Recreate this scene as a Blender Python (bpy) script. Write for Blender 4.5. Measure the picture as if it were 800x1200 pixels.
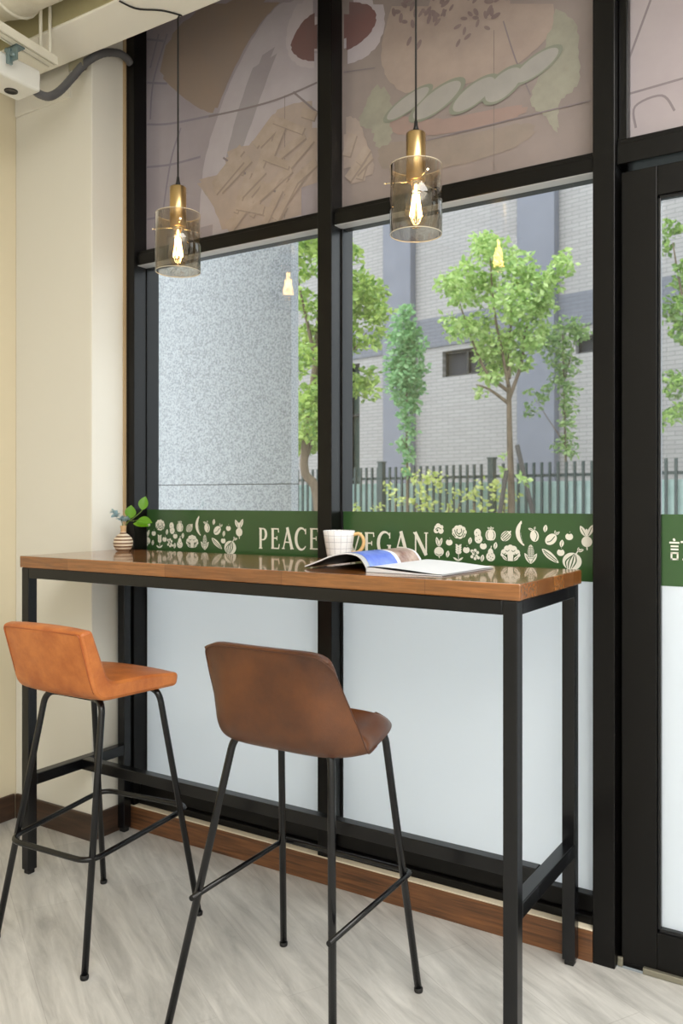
import bpy, bmesh, math, random
from mathutils import Vector, Matrix, Quaternion
R = math.radians
for o in list(bpy.data.objects):
    bpy.data.objects.remove(o, do_unlink=True)
scene = bpy.context.scene
COL = scene.collection
YAW = R(32.4513)

# ------------------------------------------------------------------ camera, world, lamps, exposure
cam_d = bpy.data.cameras.new('camera')
cam = bpy.data.objects.new('camera', cam_d)
COL.objects.link(cam)
cam.location = (0.6755, -1.8008, 1.2407)
cam.rotation_euler = (R(90), 0, YAW)
cam_d.sensor_fit = 'VERTICAL'
cam_d.sensor_height = 36.0
cam_d.sensor_width = 24.0
cam_d.lens = 995.1288 / 1200 * 36.0
cam_d.shift_y = -16.14 / 1200
cam_d.clip_start = 0.05
cam_d.dof.use_dof = True
cam_d.dof.focus_distance = 2.3
cam_d.dof.aperture_fstop = 5.6
scene.camera = cam

world = bpy.data.worlds.new('world')
scene.world = world
world.use_nodes = True
wn = world.node_tree
wn.nodes['Background'].inputs[0].default_value = (0.88, 0.94, 1.0, 1)
wn.nodes['Background'].inputs[1].default_value = 2.0

sun_d = bpy.data.lights.new('sun', 'SUN')
sun_d.energy = 1.2
sun_d.angle = R(40)
sun_d.color = (1, 0.97, 0.92)
sun = bpy.data.objects.new('sun', sun_d)
sun.rotation_euler = (R(48), 0, R(-20))
COL.objects.link(sun)

def area(name, loc, size, power, color, rot=(0, 0, 0)):
    d = bpy.data.lights.new(name, 'AREA')
    d.shape = 'RECTANGLE'
    d.size, d.size_y = size
    d.energy = power
    d.color = color
    o = bpy.data.objects.new(name, d)
    o.location = loc
    o.rotation_euler = rot
    COL.objects.link(o)
    return o
area('ceiling_lamp_near', (1.35, -0.95, 3.12), (1.9, 1.5), 60, (1.0, 0.975, 0.94))
area('ceiling_lamp_back', (1.5, -3.3, 3.12), (2.4, 1.8), 105, (1.0, 0.975, 0.94))

vs = scene.view_settings
vs.view_transform = 'Standard'
vs.look = 'None'
vs.gamma = 1
vs.use_curve_mapping = False
vs.exposure = 0.35

# ------------------------------------------------------------------ materials
def lin(c):
    return tuple(((v / 255) / 12.92 if v / 255 <= 0.04045 else ((v / 255 + 0.055) / 1.055) ** 2.4) for v in c) + (1,)

def mat(name, col, rough=0.5, metal=0.0, spec=0.5, coat=0.0, bump=None, var=None, coatr=0.05):
    """principled; var=(colour, scale, stretch) blends a second colour by noise; bump=(scale, strength)"""
    m = bpy.data.materials.new(name)
    m.use_nodes = True
    nt = m.node_tree
    b = nt.nodes['Principled BSDF']
    b.inputs['Base Color'].default_value = lin(col)
    b.inputs['Roughness'].default_value = rough
    b.inputs['Metallic'].default_value = metal
    b.inputs['Specular IOR Level'].default_value = spec
    b.inputs['Coat Weight'].default_value = coat
    b.inputs['Coat Roughness'].default_value = coatr
    if var or bump:
        tc = nt.nodes.new('ShaderNodeTexCoord')
    if var:
        mp = nt.nodes.new('ShaderNodeMapping')
        mp.inputs['Scale'].default_value = var[2]
        nz = nt.nodes.new('ShaderNodeTexNoise')
        nz.inputs['Scale'].default_value = var[1]
        nz.inputs['Detail'].default_value = 6
        nz.inputs['Roughness'].default_value = 0.62
        rp = nt.nodes.new('ShaderNodeValToRGB')
        rp.color_ramp.elements[0].position = 0.32
        rp.color_ramp.elements[0].color = lin(col)
        rp.color_ramp.elements[1].position = 0.68
        rp.color_ramp.elements[1].color = lin(var[0])
        nt.links.new(tc.outputs['Object'], mp.inputs[0])
        nt.links.new(mp.outputs[0], nz.inputs['Vector'])
        nt.links.new(nz.outputs['Fac'], rp.inputs[0])
        nt.links.new(rp.outputs[0], b.inputs['Base Color'])
    if bump:
        nb = nt.nodes.new('ShaderNodeTexNoise')
        nb.inputs['Scale'].default_value = bump[0]
        nb.inputs['Detail'].default_value = 5
        bp = nt.nodes.new('ShaderNodeBump')
        bp.inputs['Strength'].default_value = bump[1]
        bp.inputs['Distance'].default_value = 0.004
        nt.links.new(tc.outputs['Object'], nb.inputs['Vector'])
        nt.links.new(nb.outputs['Fac'], bp.inputs['Height'])
        nt.links.new(bp.outputs[0], b.inputs['Normal'])
    return m

def N(nt, t, **kw):
    n = nt.nodes.new(t)
    for k, v in kw.items():
        setattr(n, k, v)
    return n

def brick_wood(name, c1, c2, cdark, rot, bw, rh, grain, rough, coat, axes='XY', mortar=0.002, off=0.5, graincol=0.35):
    """planks: brick pattern for the boards, stretched noise for the grain"""
    m = bpy.data.materials.new(name)
    m.use_nodes = True
    nt = m.node_tree
    b = nt.nodes['Principled BSDF']
    tc = N(nt, 'ShaderNodeTexCoord')
    mp = N(nt, 'ShaderNodeMapping')
    mp.inputs['Rotation'].default_value = rot
    nt.links.new(tc.outputs['Object'], mp.inputs[0])
    br = N(nt, 'ShaderNodeTexBrick')
    br.offset = off
    br.inputs['Color1'].default_value = lin(c1)
    br.inputs['Color2'].default_value = lin(c2)
    br.inputs['Mortar'].default_value = lin(cdark)
    br.inputs['Scale'].default_value = 1
    br.inputs['Mortar Size'].default_value = mortar
    br.inputs['Brick Width'].default_value = bw
    br.inputs['Row Height'].default_value = rh
    nt.links.new(mp.outputs[0], br.inputs['Vector'])
    ms = N(nt, 'ShaderNodeMapping')
    ms.inputs['Scale'].default_value = grain
    nt.links.new(mp.outputs[0], ms.inputs[0])
    nz = N(nt, 'ShaderNodeTexNoise')
    nz.inputs['Scale'].default_value = 1
    nz.inputs['Detail'].default_value = 8
    nz.inputs['Roughness'].default_value = 0.65
    nz.inputs['Distortion'].default_value = 0.6
    nt.links.new(ms.outputs[0], nz.inputs['Vector'])
    rp = N(nt, 'ShaderNodeValToRGB')
    rp.color_ramp.elements[0].position = 0.3
    g = 1 - graincol
    rp.color_ramp.elements[0].color = (g, g, g, 1)
    rp.color_ramp.elements[1].position = 0.72
    rp.color_ramp.elements[1].color = (1.1, 1.1, 1.1, 1)
    nt.links.new(nz.outputs['Fac'], rp.inputs[0])
    mx = N(nt, 'ShaderNodeMix', data_type='RGBA', blend_type='MULTIPLY')
    mx.inputs[0].default_value = 1
    nt.links.new(br.outputs['Color'], mx.inputs[6])
    nt.links.new(rp.outputs[0], mx.inputs[7])
    nt.links.new(mx.outputs[2], b.inputs['Base Color'])
    b.inputs['Roughness'].default_value = rough
    b.inputs['Coat Weight'].default_value = coat
    b.inputs['Coat Roughness'].default_value = 0.06
    return m

def schlick(nt, f0=0.04):
    lw = N(nt, 'ShaderNodeLayerWeight')
    lw.inputs[0].default_value = 0.5
    pw = N(nt, 'ShaderNodeMath', operation='POWER')
    pw.inputs[1].default_value = 5
    ma = N(nt, 'ShaderNodeMath', operation='MULTIPLY_ADD')
    ma.inputs[1].default_value = 1 - f0
    ma.inputs[2].default_value = f0
    nt.links.new(lw.outputs['Facing'], pw.inputs[0])
    nt.links.new(pw.outputs[0], ma.inputs[0])
    return ma

def glass_mat(name, tint, refl=1.0, rough=0.0, f0=0.04):
    """thin pane: straight-through transparency plus a Fresnel reflection"""
    m = bpy.data.materials.new(name)
    m.use_nodes = True
    nt = m.node_tree
    nt.nodes.remove(nt.nodes['Principled BSDF'])
    out = nt.nodes['Material Output']
    tr = N(nt, 'ShaderNodeBsdfTransparent')
    tr.inputs[0].default_value = tint
    gl = N(nt, 'ShaderNodeBsdfGlossy')
    gl.inputs['Roughness'].default_value = rough
    gl.inputs['Color'].default_value = (refl, refl, refl, 1)
    fr = schlick(nt, f0)
    mx = N(nt, 'ShaderNodeMixShader')
    nt.links.new(fr.outputs[0], mx.inputs[0])
    nt.links.new(tr.outputs[0], mx.inputs[1])
    nt.links.new(gl.outputs[0], mx.inputs[2])
    nt.links.new(mx.outputs[0], out.inputs[0])
    return m

def frost_mat(name, col, trans):
    m = bpy.data.materials.new(name)
    m.use_nodes = True
    nt = m.node_tree
    nt.nodes.remove(nt.nodes['Principled BSDF'])
    out = nt.nodes['Material Output']
    d = N(nt, 'ShaderNodeBsdfDiffuse')
    d.inputs[0].default_value = lin(col)
    t = N(nt, 'ShaderNodeBsdfTranslucent')
    t.inputs[0].default_value = lin(col)
    mx = N(nt, 'ShaderNodeMixShader')
    mx.inputs[0].default_value = trans
    g = N(nt, 'ShaderNodeBsdfGlossy')
    g.inputs['Roughness'].default_value = 0.25
    fr = schlick(nt)
    m2 = N(nt, 'ShaderNodeMixShader')
    nt.links.new(d.outputs[0], mx.inputs[1])
    nt.links.new(t.outputs[0], mx.inputs[2])
    nt.links.new(fr.outputs[0], m2.inputs[0])
    nt.links.new(mx.outputs[0], m2.inputs[1])
    nt.links.new(g.outputs[0], m2.inputs[2])
    nt.links.new(m2.outputs[0], out.inputs[0])
    return m

def emit_mat(name, col, s):
    m = bpy.data.materials.new(name)
    m.use_nodes = True
    b = m.node_tree.nodes['Principled BSDF']
    b.inputs['Base Color'].default_value = (0, 0, 0, 1)
    b.inputs['Emission Color'].default_value = col
    b.inputs['Emission Strength'].default_value = s
    return m

def leaf_mat(name, c1, c2, trans=0.4):
    """each leaf its own shade between two greens, partly translucent"""
    m = bpy.data.materials.new(name)
    m.use_nodes = True
    nt = m.node_tree
    nt.nodes.remove(nt.nodes['Principled BSDF'])
    out = nt.nodes['Material Output']
    ge = N(nt, 'ShaderNodeNewGeometry')
    rp = N(nt, 'ShaderNodeValToRGB')
    rp.color_ramp.elements[0].color = lin(c1)
    rp.color_ramp.elements[1].color = lin(c2)
    nt.links.new(ge.outputs['Random Per Island'], rp.inputs[0])
    d = N(nt, 'ShaderNodeBsdfDiffuse')
    t = N(nt, 'ShaderNodeBsdfTranslucent')
    g = N(nt, 'ShaderNodeBsdfGlossy')
    g.inputs['Roughness'].default_value = 0.35
    nt.links.new(rp.outputs[0], d.inputs[0])
    nt.links.new(rp.outputs[0], t.inputs[0])
    mx = N(nt, 'ShaderNodeMixShader')
    mx.inputs[0].default_value = trans
    m2 = N(nt, 'ShaderNodeMixShader')
    m2.inputs[0].default_value = 0.06
    nt.links.new(d.outputs[0], mx.inputs[1])
    nt.links.new(t.outputs[0], mx.inputs[2])
    nt.links.new(mx.outputs[0], m2.inputs[1])
    nt.links.new(g.outputs[0], m2.inputs[2])
    nt.links.new(m2.outputs[0], out.inputs[0])
    return m

def brick_mat(name, c1, c2, mortar, bw, rh, ms=0.006):
    m = bpy.data.materials.new(name)
    m.use_nodes = True
    nt = m.node_tree
    b = nt.nodes['Principled BSDF']
    b.inputs['Roughness'].default_value = 0.85
    tc = N(nt, 'ShaderNodeTexCoord')
    sp = N(nt, 'ShaderNodeSeparateXYZ')
    cb = N(nt, 'ShaderNodeCombineXYZ')
    br = N(nt, 'ShaderNodeTexBrick')
    br.inputs['Color1'].default_value = lin(c1)
    br.inputs['Color2'].default_value = lin(c2)
    br.inputs['Mortar'].default_value = lin(mortar)
    br.inputs['Scale'].default_value = 1
    br.inputs['Mortar Size'].default_value = ms
    br.inputs['Brick Width'].default_value = bw
    br.inputs['Row Height'].default_value = rh
    nt.links.new(tc.outputs['Object'], sp.inputs[0])
    nt.links.new(sp.outputs[0], cb.inputs[0])
    nt.links.new(sp.outputs[2], cb.inputs[1])
    nt.links.new(cb.outputs[0], br.inputs['Vector'])
    nt.links.new(br.outputs['Color'], b.inputs['Base Color'])
    return m

def granite_mat(name):
    m = bpy.data.materials.new(name)
    m.use_nodes = True
    nt = m.node_tree
    b = nt.nodes['Principled BSDF']
    b.inputs['Roughness'].default_value = 0.6
    tc = N(nt, 'ShaderNodeTexCoord')
    vo = N(nt, 'ShaderNodeTexNoise')
    vo.inputs['Scale'].default_value = 120
    vo.inputs['Detail'].default_value = 3
    rp = N(nt, 'ShaderNodeValToRGB')
    e = rp.color_ramp.elements
    e[0].position = 0.34
    e[0].color = lin((126, 130, 135))
    e[1].position = 0.62
    e[1].color = lin((170, 174, 178))
    n = e.new(0.46)
    n.color = lin((147, 151, 155))
    nt.links.new(tc.outputs['Object'], vo.inputs['Vector'])
    nt.links.new(vo.outputs['Fac'], rp.inputs[0])
    nt.links.new(rp.outputs[0], b.inputs['Base Color'])
    return m

def stripe_mat(name, c1, c2, freq, phase=0.0, width=0.5, rough=0.4):
    m = bpy.data.materials.new(name)
    m.use_nodes = True
    nt = m.node_tree
    b = nt.nodes['Principled BSDF']
    b.inputs['Roughness'].default_value = rough
    tc = N(nt, 'ShaderNodeTexCoord')
    sp = N(nt, 'ShaderNodeSeparateXYZ')
    mu = N(nt, 'ShaderNodeMath', operation='MULTIPLY_ADD')
    mu.inputs[1].default_value = freq
    mu.inputs[2].default_value = phase
    fr = N(nt, 'ShaderNodeMath', operation='FRACT')
    gt = N(nt, 'ShaderNodeMath', operation='GREATER_THAN')
    gt.inputs[1].default_value = width
    mx = N(nt, 'ShaderNodeMix', data_type='RGBA')
    mx.inputs[6].default_value = lin(c1)
    mx.inputs[7].default_value = lin(c2)
    nt.links.new(tc.outputs['Object'], sp.inputs[0])
    nt.links.new(sp.outputs[2], mu.inputs[0])
    nt.links.new(mu.outputs[0], fr.inputs[0])
    nt.links.new(fr.outputs[0], gt.inputs[0])
    nt.links.new(gt.outputs[0], mx.inputs[0])
    nt.links.new(mx.outputs[2], b.inputs['Base Color'])
    return m

def mug_mat(name):
    """white glaze with thin grey hand-drawn grid lines"""
    m = bpy.data.materials.new(name)
    m.use_nodes = True
    nt = m.node_tree
    b = nt.nodes['Principled BSDF']
    b.inputs['Roughness'].default_value = 0.25
    tc = N(nt, 'ShaderNodeTexCoord')
    sp = N(nt, 'ShaderNodeSeparateXYZ')
    at = N(nt, 'ShaderNodeMath', operation='ARCTAN2')
    nt.links.new(tc.outputs['Object'], sp.inputs[0])
    nt.links.new(sp.outputs[1], at.inputs[0])
    nt.links.new(sp.outputs[0], at.inputs[1])
    res = []
    for src, k in ((at.outputs[0], 14 / (2 * math.pi)), (sp.outputs[2], 52.0)):
        mu = N(nt, 'ShaderNodeMath', operation='MULTIPLY')
        mu.inputs[1].default_value = k
        fr = N(nt, 'ShaderNodeMath', operation='FRACT')
        lt = N(nt, 'ShaderNodeMath', operation='LESS_THAN')
        lt.inputs[1].default_value = 0.07
        nt.links.new(src, mu.inputs[0])
        nt.links.new(mu.outputs[0], fr.inputs[0])
        nt.links.new(fr.outputs[0], lt.inputs[0])
        res.append(lt)
    mxm = N(nt, 'ShaderNodeMath', operation='MAXIMUM')
    nt.links.new(res[0].outputs[0], mxm.inputs[0])
    nt.links.new(res[1].outputs[0], mxm.inputs[1])
    mx = N(nt, 'ShaderNodeMix', data_type='RGBA')
    mx.inputs[6].default_value = lin((232, 232, 234))
    mx.inputs[7].default_value = lin((172, 174, 182))
    nt.links.new(mxm.outputs[0], mx.inputs[0])
    nt.links.new(mx.outputs[2], b.inputs['Base Color'])
    return m

# ------------------------------------------------------------------ mesh builder
class MB:
    """collects geometry in world (or local) coordinates and links it as ONE mesh object"""
    def __init__(s):
        s.v, s.f, s.sm, s.mi = [], [], [], []
        s.cur = 0
    def add(s, verts, faces, smooth=False):
        n = len(s.v)
        s.v += [tuple(p) for p in verts]
        for f in faces:
            s.f.append(tuple(i + n for i in f))
            s.sm.append(smooth)
            s.mi.append(s.cur)
        return s
    def box(s, x0, x1, y0, y1, z0, z1, bev=0.0, seg=2, m=None):
        bm = bmesh.new()
        bmesh.ops.create_cube(bm, size=1)
        for v in bm.verts:
            v.co = Vector(((x0 + x1) / 2 + v.co.x * (x1 - x0), (y0 + y1) / 2 + v.co.y * (y1 - y0), (z0 + z1) / 2 + v.co.z * (z1 - z0)))
        if bev:
            bmesh.ops.bevel(bm, geom=bm.edges[:], offset=bev, segments=seg, profile=0.5, affect='EDGES')
        if m is not None:
            bmesh.ops.transform(bm, matrix=m, verts=bm.verts)
        return s.bm(bm, smooth=False)
    def bm(s, bm, smooth=True):
        bm.verts.index_update()
        vs_ = [v.co.copy() for v in bm.verts]
        fs = [[v.index for v in f.verts] for f in bm.faces]
        bm.free()
        return s.add(vs_, fs, smooth)
    def tube(s, pts, r, seg=12, cap=True, closed=False):
        pts = [Vector(p) for p in pts]
        n = len(pts)
        rs = r if isinstance(r, (list, tuple)) else [r] * n
        tang = []
        for i in range(n):
            if closed:
                t = pts[(i + 1) % n] - pts[i - 1]
            else:
                t = pts[min(i + 1, n - 1)] - pts[max(i - 1, 0)]
            tang.append(t.normalized())
        up = Vector((0, 0, 1)) if abs(tang[0].z) < 0.9 else Vector((1, 0, 0))
        nx = tang[0].cross(up).normalized()
        vs_, fs = [], []
        for i in range(n):
            if i:
                q = tang[i - 1].rotation_difference(tang[i])
                nx = (q @ nx)
                nx = (nx - tang[i] * nx.dot(tang[i])).normalized()
            by = tang[i].cross(nx)
            for k in range(seg):
                a = 2 * math.pi * k / seg
                vs_.append(pts[i] + (nx * math.cos(a) + by * math.sin(a)) * rs[i])
        m = n if closed else n - 1
        for i in range(m):
            j = (i + 1) % n
            for k in range(seg):
                l = (k + 1) % seg
                fs.append((i * seg + k, i * seg + l, j * seg + l, j * seg + k))
        s.add(vs_, fs, True)
        if cap and not closed:
            s.add(vs_[:seg], [tuple(range(seg))[::-1]])
            s.add(vs_[-seg:], [tuple(range(seg))])
        return s
    def lathe(s, prof, c=(0, 0, 0), seg=40, closed=False):
        """prof: (r, z) pairs"""
        vs_, fs = [], []
        n = len(prof)
        for r, z in prof:
            for k in range(seg):
                a = 2 * math.pi * k / seg
                vs_.append((c[0] + r * math.cos(a), c[1] + r * math.sin(a), c[2] + z))
        for i in range(n if closed else n - 1):
            j = (i + 1) % n
            for k in range(seg):
                l = (k + 1) % seg
                fs.append((i * seg + k, i * seg + l, j * seg + l, j * seg + k))
        return s.add(vs_, fs, True)
    def poly(s, pts, fn):
        """flat polygon: 2-D points mapped by fn"""
        s.add([fn(*p) for p in pts], [tuple(range(len(pts)))])
        return s
    def strip(s, pts, ws, fn):
        """flat stroke of varying width along 2-D points"""
        if not isinstance(ws, (list, tuple)):
            ws = [ws] * len(pts)
        P = [Vector(p) for p in pts]
        L, Rr = [], []
        for i, p in enumerate(P):
            t = (P[min(i + 1, len(P) - 1)] - P[max(i - 1, 0)]).normalized()
            nn = Vector((-t.y, t.x)) * ws[i] / 2
            L.append(p + nn)
            Rr.append(p - nn)
        n = len(P)
        vs_ = [fn(*q) for q in L + Rr]
        s.add(vs_, [(i, i + 1, n + i + 1, n + i) for i in range(n - 1)])
        return s
    def build(s, name, mats, parent=None, local=False):
        me = bpy.data.meshes.new(name)
        off = Vector((0, 0, 0))
        if parent is not None and not local:
            p = parent
            while p is not None:
                off += Vector(p.location)
                p = p.parent
        me.from_pydata([tuple(Vector(v) - off) for v in s.v], [], s.f)
        me.update()
        for p, sm, mi in zip(me.polygons, s.sm, s.mi):
            p.use_smooth = sm
            p.material_index = mi
        for m in (mats if isinstance(mats, (list, tuple)) else [mats]):
            me.materials.append(m)
        bm = bmesh.new()
        bm.from_mesh(me)
        bmesh.ops.remove_doubles(bm, verts=bm.verts, dist=1e-6)
        bm.to_mesh(me)
        bm.free()
        o = bpy.data.objects.new(name, me)
        COL.objects.link(o)
        if parent is not None:
            o.parent = parent
        return o

def empty(name, loc, rz=0.0):
    o = bpy.data.objects.new(name, None)
    o.empty_display_size = 0.05
    o.location = loc
    o.rotation_euler = (0, 0, rz)
    COL.objects.link(o)
    return o

def tag(o, label, cat, group=None, kind=None):
    o['label'] = label
    o['category'] = cat
    if group:
        o['group'] = group
    if kind:
        o['kind'] = kind
    return o

def sub(o, levels=2):
    m = o.modifiers.new('subdivision', 'SUBSURF')
    m.levels = levels
    m.render_levels = levels
    for p in o.data.polygons:
        p.use_smooth = True
    return o

def smooth_path(pts, n=8):
    """Catmull-Rom through points"""
    P = [Vector(p) for p in pts]
    out = []
    for i in range(len(P) - 1):
        p0, p1, p2, p3 = P[max(i - 1, 0)], P[i], P[i + 1], P[min(i + 2, len(P) - 1)]
        for k in range(n):
            t = k / n
            out.append(0.5 * ((2 * p1) + (p2 - p0) * t + (2 * p0 - 5 * p1 + 4 * p2 - p3) * t * t + (3 * p1 - p0 - 3 * p2 + p3) * t ** 3))
    out.append(P[-1])
    return out

def fillet(pts, r, n=6, closed=False):
    """round the corners of a polyline"""
    P = [Vector(p) for p in pts]
    out = []
    m = len(P)
    for i in range(m):
        if not closed and i in (0, m - 1):
            out.append(P[i])
            continue
        a, b, c = P[i - 1], P[i], P[(i + 1) % m]
        d1, d2 = (a - b), (c - b)
        rr = min(r, d1.length * 0.45, d2.length * 0.45)
        s, e = b + d1.normalized() * rr, b + d2.normalized() * rr
        for k in range(n + 1):
            t = k / n
            out.append(s * (1 - t) ** 2 + b * 2 * t * (1 - t) + e * t * t)
    return out

M = {}
M['black_paint'] = mat('black_paint', (11, 10, 9), 0.30, 0, 0.24, bump=(40, 0.05))
M['dark_metal'] = mat('dark_metal', (10, 11, 14), 0.24, 0, 0.42)
M['gasket'] = mat('gasket', (10, 10, 11), 0.6)
M['wall_beige'] = mat('wall_beige', (216, 206, 180), 0.85, bump=(60, 0.06))
M['pillar_paint'] = mat('pillar_paint', (222, 219, 209), 0.8, bump=(50, 0.05))
M['ceiling_paint'] = mat('ceiling_paint', (212, 210, 200), 0.9)
M['wall_white'] = mat('wall_white', (232, 232, 228), 0.85)
M['beam_paint'] = mat('beam_paint', (240, 238, 228), 0.8)
M['tan_strip'] = mat('tan_strip', (184, 160, 124), 0.6)
M['base_dark'] = mat('base_dark', (78, 58, 44), 0.45, var=((52, 38, 30), 1, (6, 6, 60)))
M['base_wood'] = mat('base_wood', (130, 86, 52), 0.45, var=((70, 46, 30), 1, (5, 30, 110)))
M['ledge_cream'] = mat('ledge_cream', (226, 214, 190), 0.7)
M['glass'] = glass_mat('pane_glass', (0.97, 0.985, 0.98, 1))
M['smoke'] = glass_mat('smoked_glass', (0.80, 0.765, 0.70, 1), 1.0, 0.0, 0.07)
M['bulb'] = glass_mat('bulb_glass', (0.98, 0.86, 0.66, 1), 1.0, 0.0, 0.10)
M['rim_glass'] = mat('rim_glass', (210, 200, 180), 0.08)
M['filament'] = emit_mat('filament', (1, 0.70, 0.34, 1), 70)
M['frost'] = frost_mat('frosted_film', (246, 248, 250), 0.78)
M['green_film'] = mat('green_film', (52, 84, 46), 0.22)
M['print_white'] = mat('print_white', (226, 224, 212), 0.4)
M['brass'] = mat('brass', (222, 196, 146), 0.30, 1.0, var=((208, 174, 118), 3, (1, 1, 0.2)))
M['pin'] = mat('pin', (235, 225, 205), 0.2, 1.0)
M['cord'] = mat('cord', (18, 17, 16), 0.6)
M['table_wood'] = brick_wood('table_wood', (164, 108, 58), (136, 84, 42), (112, 68, 36), (0, 0, 0), 0.42, 0.040, (7, 110, 110), 0.24, 0.7, mortar=0.0006, graincol=0.50)
M['floor'] = brick_wood('floor_planks', (212, 210, 205), (200, 198, 193), (186, 183, 178), (0, 0, R(30)), 1.22, 0.182, (3.2, 22, 1), 0.40, 0.0, mortar=0.0009, off=0.37, graincol=0.40)
M['orange_leather'] = mat('orange_leather', (200, 122, 62), 0.40, var=((166, 90, 42), 16, (1, 1, 1)), bump=(260, 0.12))
M['orange_seam'] = mat('orange_seam', (160, 84, 38), 0.5)
M['brown_leather'] = mat('brown_leather', (104, 61, 31), 0.34, var=((64, 36, 21), 6, (1, 1, 1)), bump=(300, 0.10))
M['brown_seam'] = mat('brown_seam', (74, 42, 26), 0.5)
M['white_plastic'] = mat('white_plastic', (226, 226, 220), 0.4)
M['duct_wrap'] = mat('duct_wrap', (232, 228, 212), 0.7, var=((206, 200, 180), 8, (1, 1, 1)), bump=(22, 1.0))
M['rail_white'] = mat('rail_white', (224, 220, 204), 0.45)
M['steel_blue'] = mat('steel_blue', (120, 140, 142), 0.4, 0.5)
M['conduit'] = mat('conduit', (92, 92, 94), 0.6)
M['zinc'] = mat('zinc', (150, 146, 130), 0.4, 0.7)
M['paper'] = mat('paper', (222, 223, 226), 0.45)
M['paper_edge'] = stripe_mat('paper_edge', (224, 224, 222), (188, 188, 188), 700, 0, 0.55, 0.6)
M['cover_dark'] = mat('cover_dark', (24, 23, 24), 0.35)
M['photo_blue'] = mat('photo_blue', (52, 82, 190), 0.3, var=((120, 150, 225), 14, (1, 1, 1)))
M['photo_brown'] = mat('photo_brown', (196, 176, 164), 0.3, var=((120, 84, 70), 26, (1, 1, 1)))
M['page_grey'] = mat('page_grey', (196, 200, 204), 0.4)
M['mug'] = mug_mat('mug_glaze')
M['mug_handle'] = mat('mug_handle', (214, 176, 120), 0.4)
M['vase'] = stripe_mat('vase_stripes', (220, 206, 184), (112, 76, 46), 84, 0.3, 0.56, 0.45)
M['vase_neck'] = mat('vase_neck', (196, 160, 116), 0.5)
M['sprig_green'] = leaf_mat('sprig_green', (88, 150, 22), (140, 196, 40), 0.45)
M['sprig_blue'] = leaf_mat('sprig_blue', (158, 186, 194), (196, 214, 216), 0.3)
M['stem'] = mat('stem', (96, 120, 52), 0.6)
M['granite'] = granite_mat('granite')
M['olive_paint'] = mat('olive_paint', (178, 170, 132), 0.85)
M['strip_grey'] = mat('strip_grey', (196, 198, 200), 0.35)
M['joint'] = mat('joint', (96, 98, 102), 0.8)
M['ground'] = mat('ground', (132, 132, 128), 0.9, var=((126, 128, 124), 5, (1, 1, 1)))
M['soil'] = mat('soil', (88, 92, 60), 0.95, var=((70, 98, 44), 3, (1, 1, 1)))
M['brick'] = brick_mat('facade_brick', (150, 147, 146), (143, 140, 139), (120, 118, 118), 0.24, 0.062)
M['brick_grey'] = brick_mat('facade_band', (108, 110, 119), (102, 104, 113), (88, 90, 98), 0.24, 0.062)
M['pilaster'] = mat('pilaster', (114, 116, 126), 0.85, var=((105, 107, 117), 2, (1, 1, 1)))
M['dark_pane'] = mat('dark_pane', (44, 46, 54), 0.5, 0, 0.2)
M['dark_teal'] = mat('dark_teal', (34, 56, 54), 0.4, 0, 0.25)
M['fence'] = mat('fence_paint', (40, 56, 56), 0.5)
M['fence_screen'] = mat('fence_screen', (178, 200, 195), 0.8, var=((152, 180, 173), 6, (1, 1, 1)))
M['bark'] = mat('bark', (116, 100, 84), 0.9, var=((86, 74, 60), 6, (4, 4, 1)), bump=(30, 0.5))
M['stake'] = mat('stake', (64, 60, 58), 0.8)
M['leaf_bright'] = leaf_mat('leaf_bright', (136, 174, 88), (204, 224, 146))
M['leaf_cool'] = leaf_mat('leaf_cool', (108, 160, 104), (164, 204, 148))
M['leaf_deep'] = leaf_mat('leaf_deep', (92, 130, 62), (164, 196, 100))
M['leaf_lime'] = leaf_mat('leaf_lime', (112, 150, 70), (190, 212, 112))
M['leaf_yellow'] = leaf_mat('leaf_yellow', (176, 194, 96), (226, 228, 150))
M['leaf_dull'] = leaf_mat('leaf_dull', (104, 140, 82), (164, 190, 118))
# the printed food film over the windows, in its own muted inks
def ink(n, c, v=None, sc=9):
    M[n] = mat(n, c, 0.16, 0, 0.5, var=(v, sc, (1, 1, 1)) if v else None)
ink('print_base_cool', (155, 148, 156), (144, 136, 144), 3)
ink('print_base_warm', (144, 133, 131), (132, 122, 120), 3)
ink('print_base_pale', (164, 155, 157), (153, 143, 147), 3)
ink('lines', (119, 113, 128))
ink('printed_cloth_lines', (130, 124, 137))
ink('printed_paper', (172, 166, 174), (160, 153, 160), 4)
ink('printed_paper_fold', (150, 145, 151), (142, 135, 142), 4)
ink('printed_bread', (138, 126, 121), (144, 128, 117), 4)
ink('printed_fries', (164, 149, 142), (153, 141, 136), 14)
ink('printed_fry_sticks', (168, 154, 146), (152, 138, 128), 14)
ink('printed_cup', (181, 173, 180), (170, 162, 169), 4)
ink('printed_cup_inside', (109, 93, 94), (118, 87, 86), 4)
ink('printed_shadow_line', (126, 117, 121))
ink('printed_seam', (122, 113, 110))
ink('printed_lettuce', (148, 147, 135), (138, 135, 126), 20)
ink('printed_bottom_bun', (143, 131, 124), (133, 123, 117), 12)
ink('printed_tomato', (150, 129, 124), (144, 126, 121), 14)
ink('printed_top_bun', (160, 145, 138), (148, 134, 129), 10)
ink('printed_cucumber', (154, 151, 148), (144, 142, 140), 10)
ink('printed_seeds', (122, 107, 108), (132, 117, 117), 30)
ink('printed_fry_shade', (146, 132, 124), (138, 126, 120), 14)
ink('printed_cucumber_rim', (128, 131, 120))

# ------------------------------------------------------------------ setting
# axes: x along the window wall, y out through the window, z up; wall line y = 0.47
XL, XR, YB, ZC = -2.17, 3.0, -4.5, 3.2
YG = 0.535

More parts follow.
